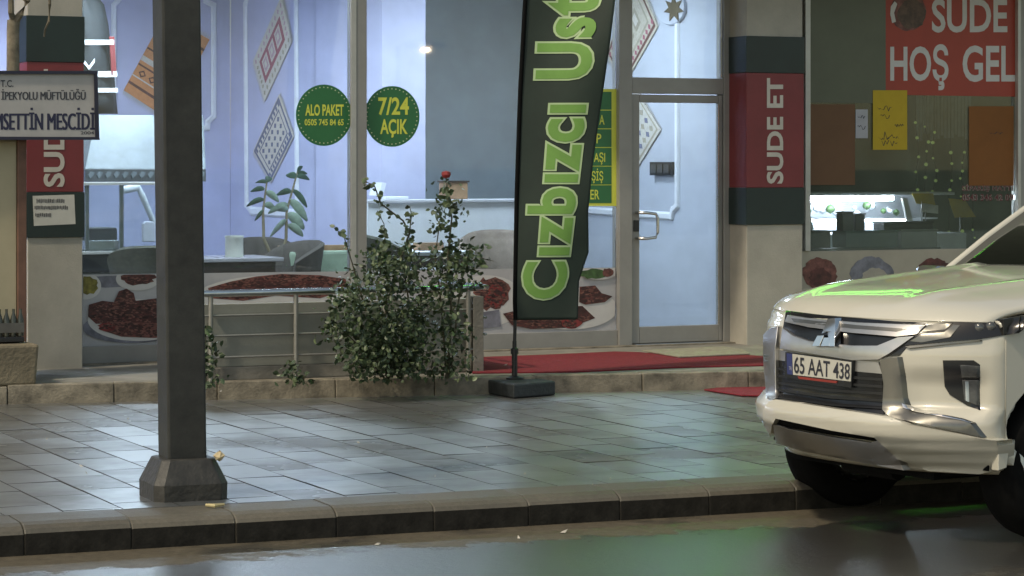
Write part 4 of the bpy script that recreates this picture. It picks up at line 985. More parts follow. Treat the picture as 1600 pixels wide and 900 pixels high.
fs_ = on_v(vs_)
MB().prism([on_v(vs_)(*p) for p in ((-140, 214), (153, 216), (150, 113), (-140, 113))], VX * .05).build('panel', mat('sign_cream', (.42, .40, .385), .5, var=.14, scale=2.2), ms)
M_frame = mat('sign_frame_blue', (.018, .018, .038), .5, var=.2)
for pts in (((-140, 218.5), (156, 218.5), (155.5, 214), (-140, 213)), ((-140, 115.5), (153, 115.5), (153, 110.5), (-140, 110.5)), ((149.5, 214), (155.5, 214), (152.5, 115.5), (147.5, 115.5))):
    MB().prism([on_v(vs_ - .02)(*p) for p in pts], VX * .075).build('frame', M_frame, ms)
M_nav = mat('sign_navy', (.02, .02, .055), .5, var=.1)
ft = on_v(vs_ - .0015)
text_on('lettering', 'T.C.', quadrect(1, 125, 21, 136), ft, mat('sign_grey_ink', (.05, .05, .06), .5, var=.1), ms, .02)
text_on('lettering', 'İPEKYOLU MÜFTÜLÜĞÜ', quadrect(2, 139, 133, 156), ft, MATS['sign_grey_ink'], ms, .0, heavy=.005)
text_on('lettering', 'MSETTİN MESCİDİ', quadrect(-9, 168, 147, 203), ft, M_nav, ms, .0, heavy=.009)
text_on('lettering', '2004', quadrect(126, 205, 147, 210), ft, MATS['sign_grey_ink'], ms, .02)
MB().tube([W(up(-100, vs_), vs_ + .09, zb1_ - .5), W(up(-100, vs_), vs_ + .09, uz(0, 113, vs_)[1])], .03, 8).build('bracket', M_dark, ms)

# bare tree behind the booth
tr = thing('bare_tree', 'bare young tree with forked pale branches rising behind the mosque sign', 'tree', W(up(20, -.75), -.75, ST), 0)
ftz = on_v(-.75); M_bark = mat('bark', (.20, .17, .12), .9, var=.4, scale=14, bump=.6, bscale=30)
MB().tube([ftz(20, 588), ftz(21, 300), ftz(20, 100), ftz(20, 45), ftz(21, 32)], [.075, .06, .05, .048, .05], 9).build('trunk', M_bark, tr, smooth=True)
for path, rad in (([(21, 36), (15, 20), (12, -20), (6, -90), (-6, -200)], [.032, .024, .02, .014, .006]), ([(20, 38), (30, 22), (38, 2), (46, -40), (60, -120), (66, -220)], [.034, .026, .022, .018, .012, .005]),
                  ([(69, 57), (68, 46), (71, 34), (70, 8), (66, -40), (58, -110)], [.006, .008, .010, .012, .013, .013]), ([(38, 2), (52, -30), (80, -80), (110, -160)], [.014, .012, .008, .004]), ([(12, -20), (-10, -60), (-30, -140)], [.014, .01, .004])):
    MB().tube([ftz(*p) - VX * (.05 * i) for i, p in enumerate(path)], rad, 7).build('branch', M_bark, tr, smooth=True)

# low wall and stainless railing
LWp0 = on_z(318, 597, ST); LWp1 = on_z(737, 582, ST)
RU = (LWp1 - LWp0); Lw = RU.length; RU.normalize(); RV = Vector((-RU.y, RU.x, 0))
def rw(s_, t, z): return Vector((LWp0.x, LWp0.y, 0)) + RU * s_ + RV * t + ZX * z
lw_z = .70; WS = -.03
lw = thing('low_wall', 'low grey rendered wall of panels behind the steel railing', 'wall', rw(Lw / 2, .1, ST), 0)
M_panel = mat('grey_panel', (.25, .25, .215), .6, var=.12, scale=3, bump=.15)
MB().hexa([rw(WS, .04, ST), rw(Lw, .04, ST), rw(Lw, .16, ST), rw(WS, .16, ST), rw(WS, .04, ST + .1), rw(Lw, .04, ST + .1), rw(Lw, .16, ST + .1), rw(WS, .16, ST + .1)]).build('kerb_course', M_cement, lw, bevel=.008)
n = 2
for k in range(n):
    s0, s1 = WS + (Lw - WS) * k / n + .004, WS + (Lw - WS) * (k + 1) / n - .004
    z0 = ST + .102
    MB().hexa([rw(s0, .05, z0), rw(s1, .05, z0), rw(s1, .13, z0), rw(s0, .13, z0), rw(s0, .05, lw_z), rw(s1, .05, lw_z), rw(s1, .13, lw_z), rw(s0, .13, lw_z)]).build('panel', M_panel, lw, bevel=.004)
MB().hexa([rw(Lw + .001, -.03, ST), rw(Lw + .09, -.03, ST), rw(Lw + .09, .16, ST), rw(Lw + .001, .16, ST), rw(Lw + .001, -.03, lw_z + .02), rw(Lw + .09, -.03, lw_z + .02), rw(Lw + .09, .16, lw_z + .02), rw(Lw + .001, .16, lw_z + .02)]).build('end_post', M_cement, lw, bevel=.006)
MB().hexa([rw(Lw + .002, .161, ST), rw(Lw + .085, .161, ST), rw(Lw + .085, 1.0, ST), rw(Lw + .002, 1.0, ST), rw(Lw + .002, .161, lw_z), rw(Lw + .085, .161, lw_z), rw(Lw + .085, 1.0, lw_z), rw(Lw + .002, 1.0, lw_z)]).build('return_panel', M_panel, lw, bevel=.004)
rl = thing('railing', 'stainless steel railing with round top rail in front of the low wall', 'railing', rw(Lw / 2, 0, ST), 0)
zr_ = .785
def px_s(px):         # distance along the wall for a picture column
    d = ray(px, 500); n_ = RV; t = (rw(0, 0, 0)).dot(n_) / d.dot(n_); return (CAM + d * t - rw(0, 0, 0)).dot(RU)
MB().tube([rw(WS, -.02, zr_), rw(Lw + .08, -.02, zr_)], .026, 12).build('top_rail', M_steel, rl, smooth=True)
MB().tube([rw(Lw + .08, -.02, zr_), rw(Lw + .14, .03, zr_), rw(Lw + .14, 1.0, zr_)], .022, 10).build('return_rail', M_steel, rl, smooth=True)
MB().tube([rw(Lw + .14, .05, .42), rw(Lw + .14, 1.0, .42)], .012, 8).build('return_rail', M_steel, rl, smooth=True)
MB().tube([rw(Lw + .14, .05, .55), rw(Lw + .14, 1.0, .55)], .012, 8).build('return_rail', M_steel, rl, smooth=True)
M_rod = mat('brushed_rod', (.30, .29, .26), .5, .6, var=.15)
for px in (328, 461, 600, 730): MB().tube([rw(px_s(px), -.02, ST), rw(px_s(px), -.02, zr_ - .02)], .019, 10).build('post', M_rod, rl, smooth=True)
for z in (.62, .47, .31): MB().tube([rw(WS, -.02, z), rw(Lw, -.02, z)], .008, 8).build('rod', M_rod, rl, smooth=True)

# roses and weeds
def leaf_mat(name, c):
    m = mat(name, c, .45, var=.45, scale=6); b = m.node_tree.nodes['Principled BSDF']
    b.inputs['Subsurface Weight'].default_value = 0; return m
M_rl = leaf_mat('rose_leaf', (.046, .072, .032)); M_rl2 = leaf_mat('rose_leaf_light', (.095, .125, .058)); M_rstem = mat('rose_stem', (.06, .055, .03), .7, var=.3)
ROSE_Y = on_z(610, 592, ST).y - .12
def rp(px, py, dy=0): return on_y(ROSE_Y + dy, .25)(px, py)
def leaves(b, p, rr, size):
    a = rr.uniform(0, 6.28); el = rr.uniform(-1.25, .45); d = Vector((math.cos(a) * math.cos(el), math.sin(a) * math.cos(el), math.sin(el)))
    s_ = d.cross(Vector((rr.uniform(-1, 1), rr.uniform(-1, 1), rr.uniform(-.2, 1)))).normalized(); nrm = d.cross(s_); L = size * rr.uniform(.6, 1.35); w = L * rr.uniform(.30, .40); c = L * rr.uniform(.03, .12)
    b.add([p, p + d * L * .28 + s_ * w * .85 + nrm * c, p + d * L * .62 + s_ * w * .9 + nrm * c, p + d * L, p + d * L * .62 - s_ * w * .9 + nrm * c, p + d * L * .28 - s_ * w * .85 + nrm * c], [(0, 1, 2, 3), (0, 3, 4, 5)])
def inside(poly, x, y):
    c = False
    for i in range(len(poly)):
        x1, y1 = poly[i]; x2, y2 = poly[i - 1]
        if (y1 > y) != (y2 > y) and x < (x2 - x1) * (y - y1) / (y2 - y1) + x1: c = not c
    return c
def bush(name, label, polys, stems, tips, seed, size, cat='rose bush'):
    rr = random.Random(seed); base = rp(*stems[0][0][0]); t = thing(name, label, cat, Vector((base.x, base.y, ST)), 0)
    dark, light = MB(), MB()
    for poly, n_, dep in polys:
        xs = [p[0] for p in poly]; ys = [p[1] for p in poly]; cl = []
        for _ in range(n_ // 9):
            while True:
                x, y = rr.uniform(min(xs), max(xs)), rr.uniform(min(ys), max(ys))
                if inside(poly, x, y): break
            dy = rr.uniform(-dep, dep * .6)
            c = rp(x, y, dy)
            for k in range(9):
                q = c + Vector((rr.gauss(0, .045), rr.gauss(0, .05), rr.gauss(0, .04)))
                if q.z < ST + .01: q.z = ST + .01 + rr.random() * .03
                leaves(light if rr.random() < .30 else dark, q, rr, size)
    for path, rad, nl in stems:
        pts = [rp(x, y, rr.uniform(-.03, .03)) for x, y in path]
        MB().tube(pts, [rad * (1 - .7 * i / (len(pts) - 1)) for i in range(len(pts))], 6).build('stem', M_rstem, t)
        for i in range(nl):
            f = rr.random() * (len(pts) - 1.001); k = int(f); p = pts[k].lerp(pts[k + 1], f - k)
            leaves(light if rr.random() < .35 else dark, p + Vector((rr.gauss(0, .012), rr.gauss(0, .012), rr.gauss(0, .012))), rr, size * 1.2)
    if dark.v: dark.build('foliage', M_rl, t, recalc=False)
    if light.v: light.build('foliage', M_rl2, t, recalc=False)
    for (x, y, r_) in tips:
        b = MB(); c = rp(x, y)
        b.lathe([(0, -.03), (.025, -.02), (.036, .0), (.030, .022), (0, .03)], c, seg=9)
        for k in range(14):
            a = k * 2.4; rad = r_ * (.25 + .75 * k / 14); d = Vector((math.cos(a), math.sin(a), 0)); s_ = Vector((-d.y, d.x, 0))
            b.add([c, c + d * rad * .7 + s_ * rad * .5 + ZX * rad * .3, c + d * rad + ZX * rad * (.9 - .5 * k / 14), c + d * rad * .7 - s_ * rad * .5 + ZX * rad * .3], [(0, 1, 2, 3)])
        b.build('rose_flower', mat('rose_petal', (.28, .03, .03), .6, var=.3, scale=30), t)
    return t
bush('rose_bush', 'big leafy rose bush spilling over the railing left of the tall flag',
     [([(500, 520), (510, 480), (540, 440), (575, 395), (640, 400), (660, 440), (665, 520), (650, 575), (560, 585), (535, 560)], 2500, .30),
      ([(560, 585), (655, 585), (660, 500), (600, 500), (560, 540)], 950, .25), ([(590, 380), (640, 375), (660, 420), (600, 430)], 110, .2)],
     [([(610, 590), (600, 500), (620, 420), (640, 365), (630, 345), (595, 318), (585, 290), (567, 282)], .012, 80), ([(612, 590), (640, 480), (628, 400), (640, 362), (643, 335), (640, 322)], .010, 26),
      ([(605, 590), (570, 480), (550, 410), (538, 372), (525, 358)], .008, 20), ([(608, 590), (590, 450), (602, 380), (600, 350), (590, 330)], .008, 34), ([(600, 590), (560, 540), (520, 500)], .009, 20)], [], 31, .042)
bush('rose_bush', 'slender rose bush with one red bloom at its tip beside the low wall end',
     [([(660, 420), (700, 380), (740, 385), (765, 410), (745, 440), (715, 470), (670, 470)], 480, .2), ([(668, 590), (672, 470), (715, 470), (735, 500), (730, 560), (735, 585)], 380, .22), ([(678, 330), (700, 300), (725, 330), (728, 372), (700, 390), (682, 372)], 80, .08), ([(690, 300), (705, 285), (718, 318), (700, 335), (686, 320)], 45, .05)],
     [([(700, 590), (705, 480), (700, 400), (706, 340), (700, 310), (697, 278)], .012, 80), ([(704, 590), (715, 480), (725, 420), (745, 402), (772, 408)], .009, 26), ([(698, 590), (690, 480), (680, 400), (688, 340), (684, 326)], .009, 26)], [(697, 273, .045)], 32, .045)
for lab, poly, st, sd in (('small weed tuft growing at the foot of the railing', [(440, 594), (450, 576), (462, 566), (480, 580), (492, 596)], [([(465, 597), (462, 578), (460, 566)], .004, 8), ([(467, 597), (480, 584)], .004, 6)], 41),
                          ('dark climbing weed beside the lamp post at the railing end', [(312, 600), (314, 530), (324, 510), (332, 540), (336, 600)], [([(322, 600), (320, 540), (324, 505)], .006, 14)], 42)):
    bush('weed', lab, [(poly, 70 if sd == 41 else 150, .06)], st, [], sd, .045, 'weed')

# ------------------------------------------------------------------ tall feather flag
fb0 = on_z(804, 616, 0); FO = Vector((fb0.x, fb0.y, 0))
fl = thing('feather_flag', 'tall dark green feather flag with bright green lettering on a black ground weight', 'flag', FO, 0)
M_fw = mat('rubber_weight', (.022, .026, .028), .55, var=.4, scale=8, bump=.4)
c4 = [on_z(741, 612, 0), on_z(803, 623.5, 0), on_z(868, 618, 0)]; c4.append(c4[0] + c4[2] - c4[1])
MB().prism([Vector((p.x, p.y, .004)) for p in c4], ZX * .105).build('ground_weight', M_fw, fl, bevel=.012)
cen = (c4[0] + c4[2]) / 2
MB().lathe([(0, .11), (.07, .11), (.07, .122), (.022, .135), (.022, .30), (.03, .30), (.03, .34), (.016, .35), (.016, .4), (0, .4)], Vector((cen.x, cen.y, 0)), seg=12).build('socket', M_dark, fl, smooth=True)
FLY = cen.y
def fp(px, py): return on_y(FLY - .18 * 0, .0)(px, py)
def lerp_tab(tab, y):
    for (y0, x0), (y1, x1) in zip(tab, tab[1:]):
        if y0 >= y >= y1: return x0 + (x1 - x0) * (y0 - y) / (y0 - y1)
    return tab[0][1] if y > tab[0][0] else tab[-1][1]
LT = [(500, 807), (470, 806), (300, 809), (150, 814), (0, 822), (-150, 836), (-260, 858), (-330, 900)]
RT = [(500, 903), (440, 905), (412, 914), (395, 920), (330, 919), (250, 927), (150, 941), (80, 951), (0, 961), (-120, 966), (-230, 955), (-330, 905)]
def wave(px, py):
    a = (px - 800) / 150; return .06 * math.sin(a * 4.2 + py * .010) * min(1, max(0, a)) + .022 * math.sin(py * .027 + a * 3) * min(1, max(0, a))
def fpt(px, py, off=0): 
    p = fp(px, py); return p + Vector((0, wave(px, py) + off, 0))
rows = []
y = 500.0
while y >= -330:
    l_, r_ = lerp_tab(LT, y), lerp_tab(RT, y); rows.append([fpt(l_ + (r_ - l_) * k / 30, y) for k in range(31)]); y -= 5
M_flag = mat('flag_cloth', (.016, .028, .020), .7, var=.25, scale=2.5, bump=.15, bscale=300)
MB().grid(rows).build('cloth', M_flag, fl, smooth=True, solid=.003)
MB().tube([fp(lerp_tab(LT, yy) - 1.5, yy) for yy in range(500, -331, -30)], .017, 8).build('pole_sleeve', M_black, fl, smooth=True)
MB().tube([Vector((cen.x, cen.y, .3)), fp(804, 540), fp(805, 495)], .013, 8).build('pole', M_dark, fl, smooth=True)
# lettering, green with a pale outline
cap = 'Cızbızcı Us'
def flag_text(name, bold, off, m):
    vs0, _ = text_mesh(cap, .03, space=1.12); x0 = min(v.x for v in vs0); x1 = max(v.x for v in vs0); yy1 = max(v.y for v in vs0)
    vs2, fs2 = text_mesh('Cızbızcı Usta', bold, space=1.12)
    bm = bmesh.new()
    bvs = [bm.verts.new(v) for v in vs2]
    for f in fs2:
        try: bm.faces.new([bvs[i] for i in f])
        except ValueError: pass
    bmesh.ops.remove_doubles(bm, verts=bm.verts, dist=1e-5)
    for k in range(90):           # slice so that the print follows the folds
        c = Vector((x0 + (x1 - x0) * 1.25 * k / 90, 0, 0)); bmesh.ops.bisect_plane(bm, geom=bm.verts[:] + bm.edges[:] + bm.faces[:], plane_co=c, plane_no=(1, 0, 0))
    for k in range(14): bmesh.ops.bisect_plane(bm, geom=bm.verts[:] + bm.edges[:] + bm.faces[:], plane_co=(0, -.06 + .065 * k, 0), plane_no=(0, 1, 0))
    bm.verts.index_update(); b = MB(); out = []
    for v in bm.verts:
        py = 467 - (v.co.x - x0) / (x1 - x0) * 440; xb = 883 + (430 - py) * .112; xt = 817 + (430 - py) * .060
        out.append(fpt(xb + (xt - xb) * (v.co.y / yy1), py, off))
    flat = [v.co.copy() for v in bm.verts]; ff = [tuple(v.index for v in f.verts) for f in bm.faces]; bm.free()
    for g in glyphs(flat, ff): sub_mesh(out, ff, g).build(name, m, fl, recalc=False)
flag_text('letter_outline', .062, -.008, mat('flag_pale', (.42, .55, .30), .7, var=.05))
flag_text('letter', .03, -.0105, mat('flag_green', (.16, .32, .065), .7, var=.12, scale=4))

# carpets
def carpet(name, label, pts, z, m, cat='carpet'):
    return tag(MB().prism([on_z(x, y, z + .012) for x, y in pts], ZX * -.011).build(name, m, bevel=.003), label, cat)
carpet('carpet', 'long red carpet lying on the step before the door', [(738, 582), (900, 580), (1060, 573), (1195, 570), (1240, 560), (1150, 553), (1060, 556), (1000, 550), (960, 549), (850, 554), (738, 558)], ST, M_carpet)
carpet('carpet', 'small red carpet scrap on the paving beside the car', [(1100, 608), (1160, 617), (1240, 618), (1240, 605), (1150, 602)], .003, M_carpet)
carpet('door_mat', 'worn pale door mat at the threshold above the red carpet', [(1003, 547), (1062, 557), (1172, 552), (1160, 545), (1130, 541)], ST + .0125, mat('pale_mat', (.30, .27, .21), .95, var=.25, scale=20, bump=.5, bscale=150), 'mat')
# ================================================================== PICKUP TRUCK
TP = Vector((480 / 305, 4000 / 305, -.15)); TA = R(57.8)
TF = Vector((-math.sin(TA), -math.cos(TA), 0)); TL = Vector((math.cos(TA), -math.sin(TA), 0))      # forward, its left (towards the street)
trk = thing('pickup_truck', 'white pickup truck with chrome nose parked half along the kerb', 'pickup truck', TP - TF * 2.4, math.atan2(TF.y, TF.x))
def T(a, b, z): return TP + TF * a + TL * b + ZX * z
HWD = .90
def plan(b): return -.40 * (min(abs(b), .93) / HWD) ** 3.0
PROF = [(.30, -.20), (.38, -.13), (.44, -.06), (.50, .01), (.56, .055), (.62, .06), (.66, .035), (.70, .0), (.95, .0), (1.03, -.02), (1.09, -.05), (1.13, -.08)]
def prof(z):
    if z <= PROF[0][0]: return PROF[0][1]
    for (z0, a0), (z1, a1) in zip(PROF, PROF[1:]):
        if z <= z1: t = (z - z0) / (z1 - z0); t = t * t * (3 - 2 * t); return a0 + (a1 - a0) * t
    return PROF[-1][1]
def sstep(a, b, x): t = max(0, min(1, (x - a) / (b - a))); return t * t * (3 - 2 * t)
def SA_(b, z):
    bb = abs(b); rec = .04 * sstep(.50, .62, bb) * (1 - sstep(.82, .88, bb)) * sstep(.62, .72, z) * (1 - sstep(.80, .90, z))
    return plan(b) + prof(z) - rec
def tloc(p): q = p - TP; return q.dot(TF), q.dot(TL), q.z
def on_nose(off=0.0):
    def f(px, py):
        d = ray(px, py); lo = None
        prev = None
        t = 11.0
        while t < 15.6:
            a, b, z = tloc(CAM + d * t); g = a - (SA_(b, z) + off)
            if prev is not None and prev > 0 and g <= 0 and abs(b) < .93:
                lo, hi = t - .04, t
                for _ in range(24):
                    m_ = (lo + hi) / 2; a, b, z = tloc(CAM + d * m_)
                    if a - (SA_(b, z) + off) > 0: lo = m_
                    else: hi = m_
                return CAM + d * hi
            prev = g; t += .04
        # beyond the nose outline: clamp to its edge
        best = min(((abs(tloc(CAM + d * (11 + .02 * k))[1]) , 11 + .02 * k) for k in range(230)), key=lambda q: abs(q[0] - .9) + abs(tloc(CAM + d * q[1])[0] + .40))
        return CAM + d * best[1]
    return f
def nose_patch(name, poly, m, parent, off=.006, th=.02, step_=9, bevel=.0, smooth=True):
    """panel whose outline is traced in the picture and laid on the curved nose, with real thickness"""
    bm = bmesh.new(); vs_ = [bm.verts.new((x, y, 0)) for x, y in poly]; bm.faces.new(vs_)
    xs = [p[0] for p in poly]; ys = [p[1] for p in poly]
    x = min(xs) + step_
    while x < max(xs): bmesh.ops.bisect_plane(bm, geom=bm.verts[:] + bm.edges[:] + bm.faces[:], plane_co=(x, 0, 0), plane_no=(1, 0, 0)); x += step_
    y = min(ys) + step_
    while y < max(ys): bmesh.ops.bisect_plane(bm, geom=bm.verts[:] + bm.edges[:] + bm.faces[:], plane_co=(0, y, 0), plane_no=(0, 1, 0)); y += step_
    bmesh.ops.triangulate(bm, faces=[f for f in bm.faces if len(f.verts) > 4])
    bm.verts.index_update(); fn_ = on_nose(off); fr_ = [fn_(v.co.x, v.co.y) for v in bm.verts]; n_ = len(fr_)
    b = MB(); fs_ = [tuple(v.index for v in f.verts) for f in bm.faces]
    b.add(fr_ + [p - TF * th for p in fr_], fs_ + [tuple(i + n_ for i in reversed(f)) for f in fs_])
    for e in bm.edges:
        if len(e.link_faces) == 1: i, j = e.verts[0].index, e.verts[1].index; b.f.append((i, j, j + n_, i + n_))
    bm.free()
    return b.build(name, m, parent, smooth=smooth, bevel=bevel)

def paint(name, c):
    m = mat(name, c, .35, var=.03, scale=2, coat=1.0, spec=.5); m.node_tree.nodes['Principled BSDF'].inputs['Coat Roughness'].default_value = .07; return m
M_paint = paint('lamp_warmed_white', (.53, .50, .42)); M_chrome = mat('chrome', (.75, .75, .74), .12, 1, var=.05); M_satin = mat('satin_silver', (.46, .45, .44), .32, .85, var=.06)  # lamp's cream cast put into the white body colour
M_gun = mat('gunmetal', (.17, .165, .15), .3, .85, var=.1); M_tyre = mat('tyre', (.006, .006, .006), .9, var=.3, scale=20, spec=.08); M_tglass = mat('car_glass', (.004, .006, .004), .06, 0, var=0, spec=.45)
M_blk = mat('gloss_black', (.006, .006, .007), .22, var=.1); M_lens = mat('lamp_lens', (.05, .05, .048), .08, 0, var=.3, scale=30, coat=1)

# nose skin
NB, NZ = 60, 44
rows = []
for i in range(NZ + 1):
    z = .36 + (1.115 - .36) * i / NZ; rows.append([T(SA_(.9, z) - .10, -.904, z)] + [T(SA_(b, z), b, z) for b in [-.90 + 1.80 * k / NB for k in range(NB + 1)]] + [T(SA_(.9, z) - .10, .904, z)])
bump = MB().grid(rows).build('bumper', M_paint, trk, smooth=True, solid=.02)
# bonnet
rows = []
def hood(s_, b):
    af = -.075 + plan(b) * .92; a = af + (-1.55 - af) * s_; q = b / .86
    z = 1.118 + .085 * (1 - math.exp(-s_ / .05)) * (1 - .55 * abs(q) ** 5) + .115 * s_ + .025 * (1 - q * q) * min(1, s_ * 4)
    z += .014 * math.exp(-((abs(b) - .42 - .1 * s_) / .06) ** 2) * min(1, s_ * 5)
    return T(a, b, z)
for i in range(41): s_ = (i / 40) ** 1.7; rows.append([hood(s_, -.86 + 1.72 * k / 44) for k in range(45)])
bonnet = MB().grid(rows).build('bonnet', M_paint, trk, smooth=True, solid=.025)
# dark seam below the bonnet lip
MB().grid([[T(-.085 + plan(b) * .93 + o, b, z) for b in [-.84 + 1.68 * k / 40 for k in range(41)]] for o, z in ((.0, 1.085), (-.01, 1.125))]).build('bonnet_seam', M_black, trk, solid=.02)
# grille and trim
nose_patch('upper_grille', [(1228, 485), (1290, 493), (1400, 502), (1450, 504), (1405, 556), (1330, 562), (1270, 553), (1218, 543)], M_blk, trk, .004, .03)
nose_patch('grille_bar', [(1230, 492), (1260, 497), (1340, 504), (1446, 508), (1432, 522), (1400, 526), (1330, 520), (1262, 511), (1226, 503)], M_satin, trk, .022, .03, bevel=.002)
nose_patch('grille_bar', [(1222, 512), (1238, 524), (1264, 533), (1330, 540), (1370, 540), (1402, 527), (1428, 525), (1388, 553), (1372, 562), (1330, 563), (1268, 553), (1218, 545)], M_satin, trk, .024, .03, bevel=.002)
nose_patch('grille_line', [(1236, 497), (1340, 508), (1420, 514), (1400, 518), (1330, 513), (1240, 503)], M_gun, trk, .0245, .01)
nose_patch('grille_sill', [(1212, 546), (1270, 556), (1372, 566), (1378, 584), (1300, 577), (1212, 562)], M_satin, trk, .010, .02)
lg_ = nose_patch('lower_grille', [(1212, 560), (1300, 575), (1378, 584), (1381, 648), (1300, 637), (1212, 624)], M_blk, trk, .008, .03)
for k in range(5):
    y = 578 + k * 11
    nose_patch('grille_slat', [(1214, y - 4), (1300, y + 8), (1379, y + 13), (1379, y + 17), (1300, y + 12), (1214, y)], M_dark, trk, .018, .02)
# badge: three lozenges
bd = TP
def badge(cx, cy, w, h, lean): return [(cx - w + lean, cy), (cx, cy - h), (cx + w + lean * .2, cy), (cx + lean * .3, cy + h)]
nose_patch('badge', [(1284, 521), (1293, 498), (1305, 497), (1304, 541), (1296, 541), (1293, 518)], M_chrome, trk, .055, .04, 20, bevel=.002)
nose_patch('badge', [(1268, 541), (1277, 524), (1287, 524), (1280, 541)], M_chrome, trk, .050, .035, 20, bevel=.002)
nose_patch('badge', [(1282, 541), (1287, 527), (1295, 527), (1296, 541)], M_chrome, trk, .047, .03, 20, bevel=.002)
# number plate
plt = nose_patch('number_plate', [(1227, 550), (1332, 564), (1330, 606), (1226, 588)], M_dark, trk, .030, .02, 30)
fnp = on_nose(.034)
nose_patch('plate_sheet', [(1238, 553), (1330, 566), (1329, 596), (1239, 585.5)], mat('plate_white', (.52, .50, .44), .45, var=.05), trk, .0345, .004, 30).parent = plt
nose_patch('plate_band', [(1229, 552), (1237.5, 553), (1238, 585.5), (1230, 584.5)], mat('plate_blue', (.03, .04, .15), .45, var=.05), trk, .0345, .004, 30).parent = plt
nose_patch('plate_strip', [(1246, 588), (1308, 595.5), (1307, 599), (1248, 592)], mat('plate_red', (.25, .03, .02), .5, var=.2), trk, .0335, .004, 30).parent = plt
def plane_np(off):
    P0 = on_nose(off)(1280, 575)
    def f(px, py):
        d = ray(px, py); t = (P0 - CAM).dot(TF) / d.dot(TF); return CAM + d * t
    return f
text_on('plate_lettering', '65 AAT 438', ((1240.5, 583), (1327.5, 593.5), (1328, 568.5), (1240.5, 556.5)), lambda x, y: on_nose(.0362)(x, y), M_ink, plt, .012)
text_on('plate_lettering', 'TR', ((1232.5, 578), (1237.2, 578.6), (1237.2, 573), (1232.5, 572.4)), lambda x, y: on_nose(.0362)(x, y), mat('plate_pale', (.4, .4, .45), .5, var=0), plt, .005)
# chrome shield arms
nose_patch('chrome_arm', [(1192, 523), (1203, 512), (1215, 510), (1211, 545), (1212, 622), (1205, 626), (1197, 622), (1192, 560)], M_satin, trk, .030, .05, bevel=.003)
nose_patch('chrome_arm', [(1374, 561), (1402, 558), (1407, 585), (1411, 622), (1416, 635), (1432, 641), (1500, 655), (1516, 661), (1534, 684), (1500, 676), (1410, 656), (1390, 652), (1378, 640), (1380, 600)], M_gun, trk, .034, .06, bevel=.003)
nose_patch('chrome_edge', [(1409, 630), (1432, 640), (1500, 653.5), (1518, 661), (1500, 656), (1432, 643.5), (1411, 637)], M_chrome, trk, .040, .02)
# headlamp
hl = nose_patch('headlight', [(1412, 540), (1447, 506), (1500, 503), (1560, 499), (1606, 492), (1600, 509), (1585, 521), (1530, 530), (1470, 535)], M_blk, trk, .012, .03)
nose_patch('daylight_strip', [(1422, 533), (1440, 522), (1475, 519), (1490, 508), (1500, 508), (1484, 527), (1440, 535)], M_gun, trk, .018, .01).parent = hl
nose_patch('daylight_strip', [(1440, 518), (1450, 507), (1488, 505), (1476, 515)], M_gun, trk, .018, .01).parent = hl
nose_patch('chrome_foot', [(1414, 541), (1470, 536), (1530, 531), (1532, 533), (1470, 539), (1420, 544)], M_gun, trk, .018, .014).parent = hl
for (x, y, r_) in ((1530, 513, 9), (1548, 511, 8)):
    c = on_nose(.012)(x, y); MB().lathe([(.0, .006), (.012, .005), (.02, .002), (.024, -.003), (.027, -.003), (.027, -.03)], c, TF * .7 + TL * .7, 16).build('projector_lens', M_lens, hl, smooth=True)
def on_flank(bb):
    P0 = T(0, bb, 0)
    def f(px, py):
        d = ray(px, py); return CAM + d * ((P0 - CAM).dot(TL) / d.dot(TL))
    return f
MB().prism([on_flank(.912)(*p) for p in ((1568, 499), (1625, 489), (1615, 503), (1590, 519), (1568, 524))], TL * -.03).build('headlight_wing', M_blk, hl, bevel=.003)
# fog lamp pod
fg = nose_patch('fog_lamp', [(1473, 563), (1520, 563), (1530, 570), (1531, 641), (1512, 634), (1484, 617), (1476, 604)], M_blk, trk, .006, .02)
for pts in ([(1500, 570), (1527, 572), (1527, 590), (1502, 590)], [(1503, 594), (1527, 594), (1527, 634), (1506, 625)]): nose_patch('fog_lens', pts, M_lens, trk, .020, .02, 10, bevel=.002).parent = fg
nose_patch('fog_divider', [(1508, 596), (1512, 596), (1513, 628), (1509, 626)], M_chrome, trk, .026, .01).parent = fg
# lower bumper beam, slot and skid plate
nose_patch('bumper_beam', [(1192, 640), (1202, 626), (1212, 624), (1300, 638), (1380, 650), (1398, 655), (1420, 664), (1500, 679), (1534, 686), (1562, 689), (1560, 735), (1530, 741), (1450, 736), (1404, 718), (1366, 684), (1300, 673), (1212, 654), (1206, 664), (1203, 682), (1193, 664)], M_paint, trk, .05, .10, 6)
nose_patch('bumper_slot', [(1210, 652), (1300, 672), (1368, 684), (1374, 690), (1300, 680), (1210, 664)], M_black, trk, .02, .03)
nose_patch('skid_plate', [(1208, 664), (1216, 665), (1230, 670), (1300, 683), (1360, 692), (1372, 688), (1404, 718), (1412, 735), (1340, 722), (1260, 706), (1212, 693)], M_satin, trk, .045, .05, bevel=.003)
MB().prism([on_flank(.914)(*p) for p in ((1560, 689), (1576, 691), (1577, 700), (1573, 731), (1560, 736))], TL * -.05).build('bumper_corner', M_paint, trk, bevel=.004)
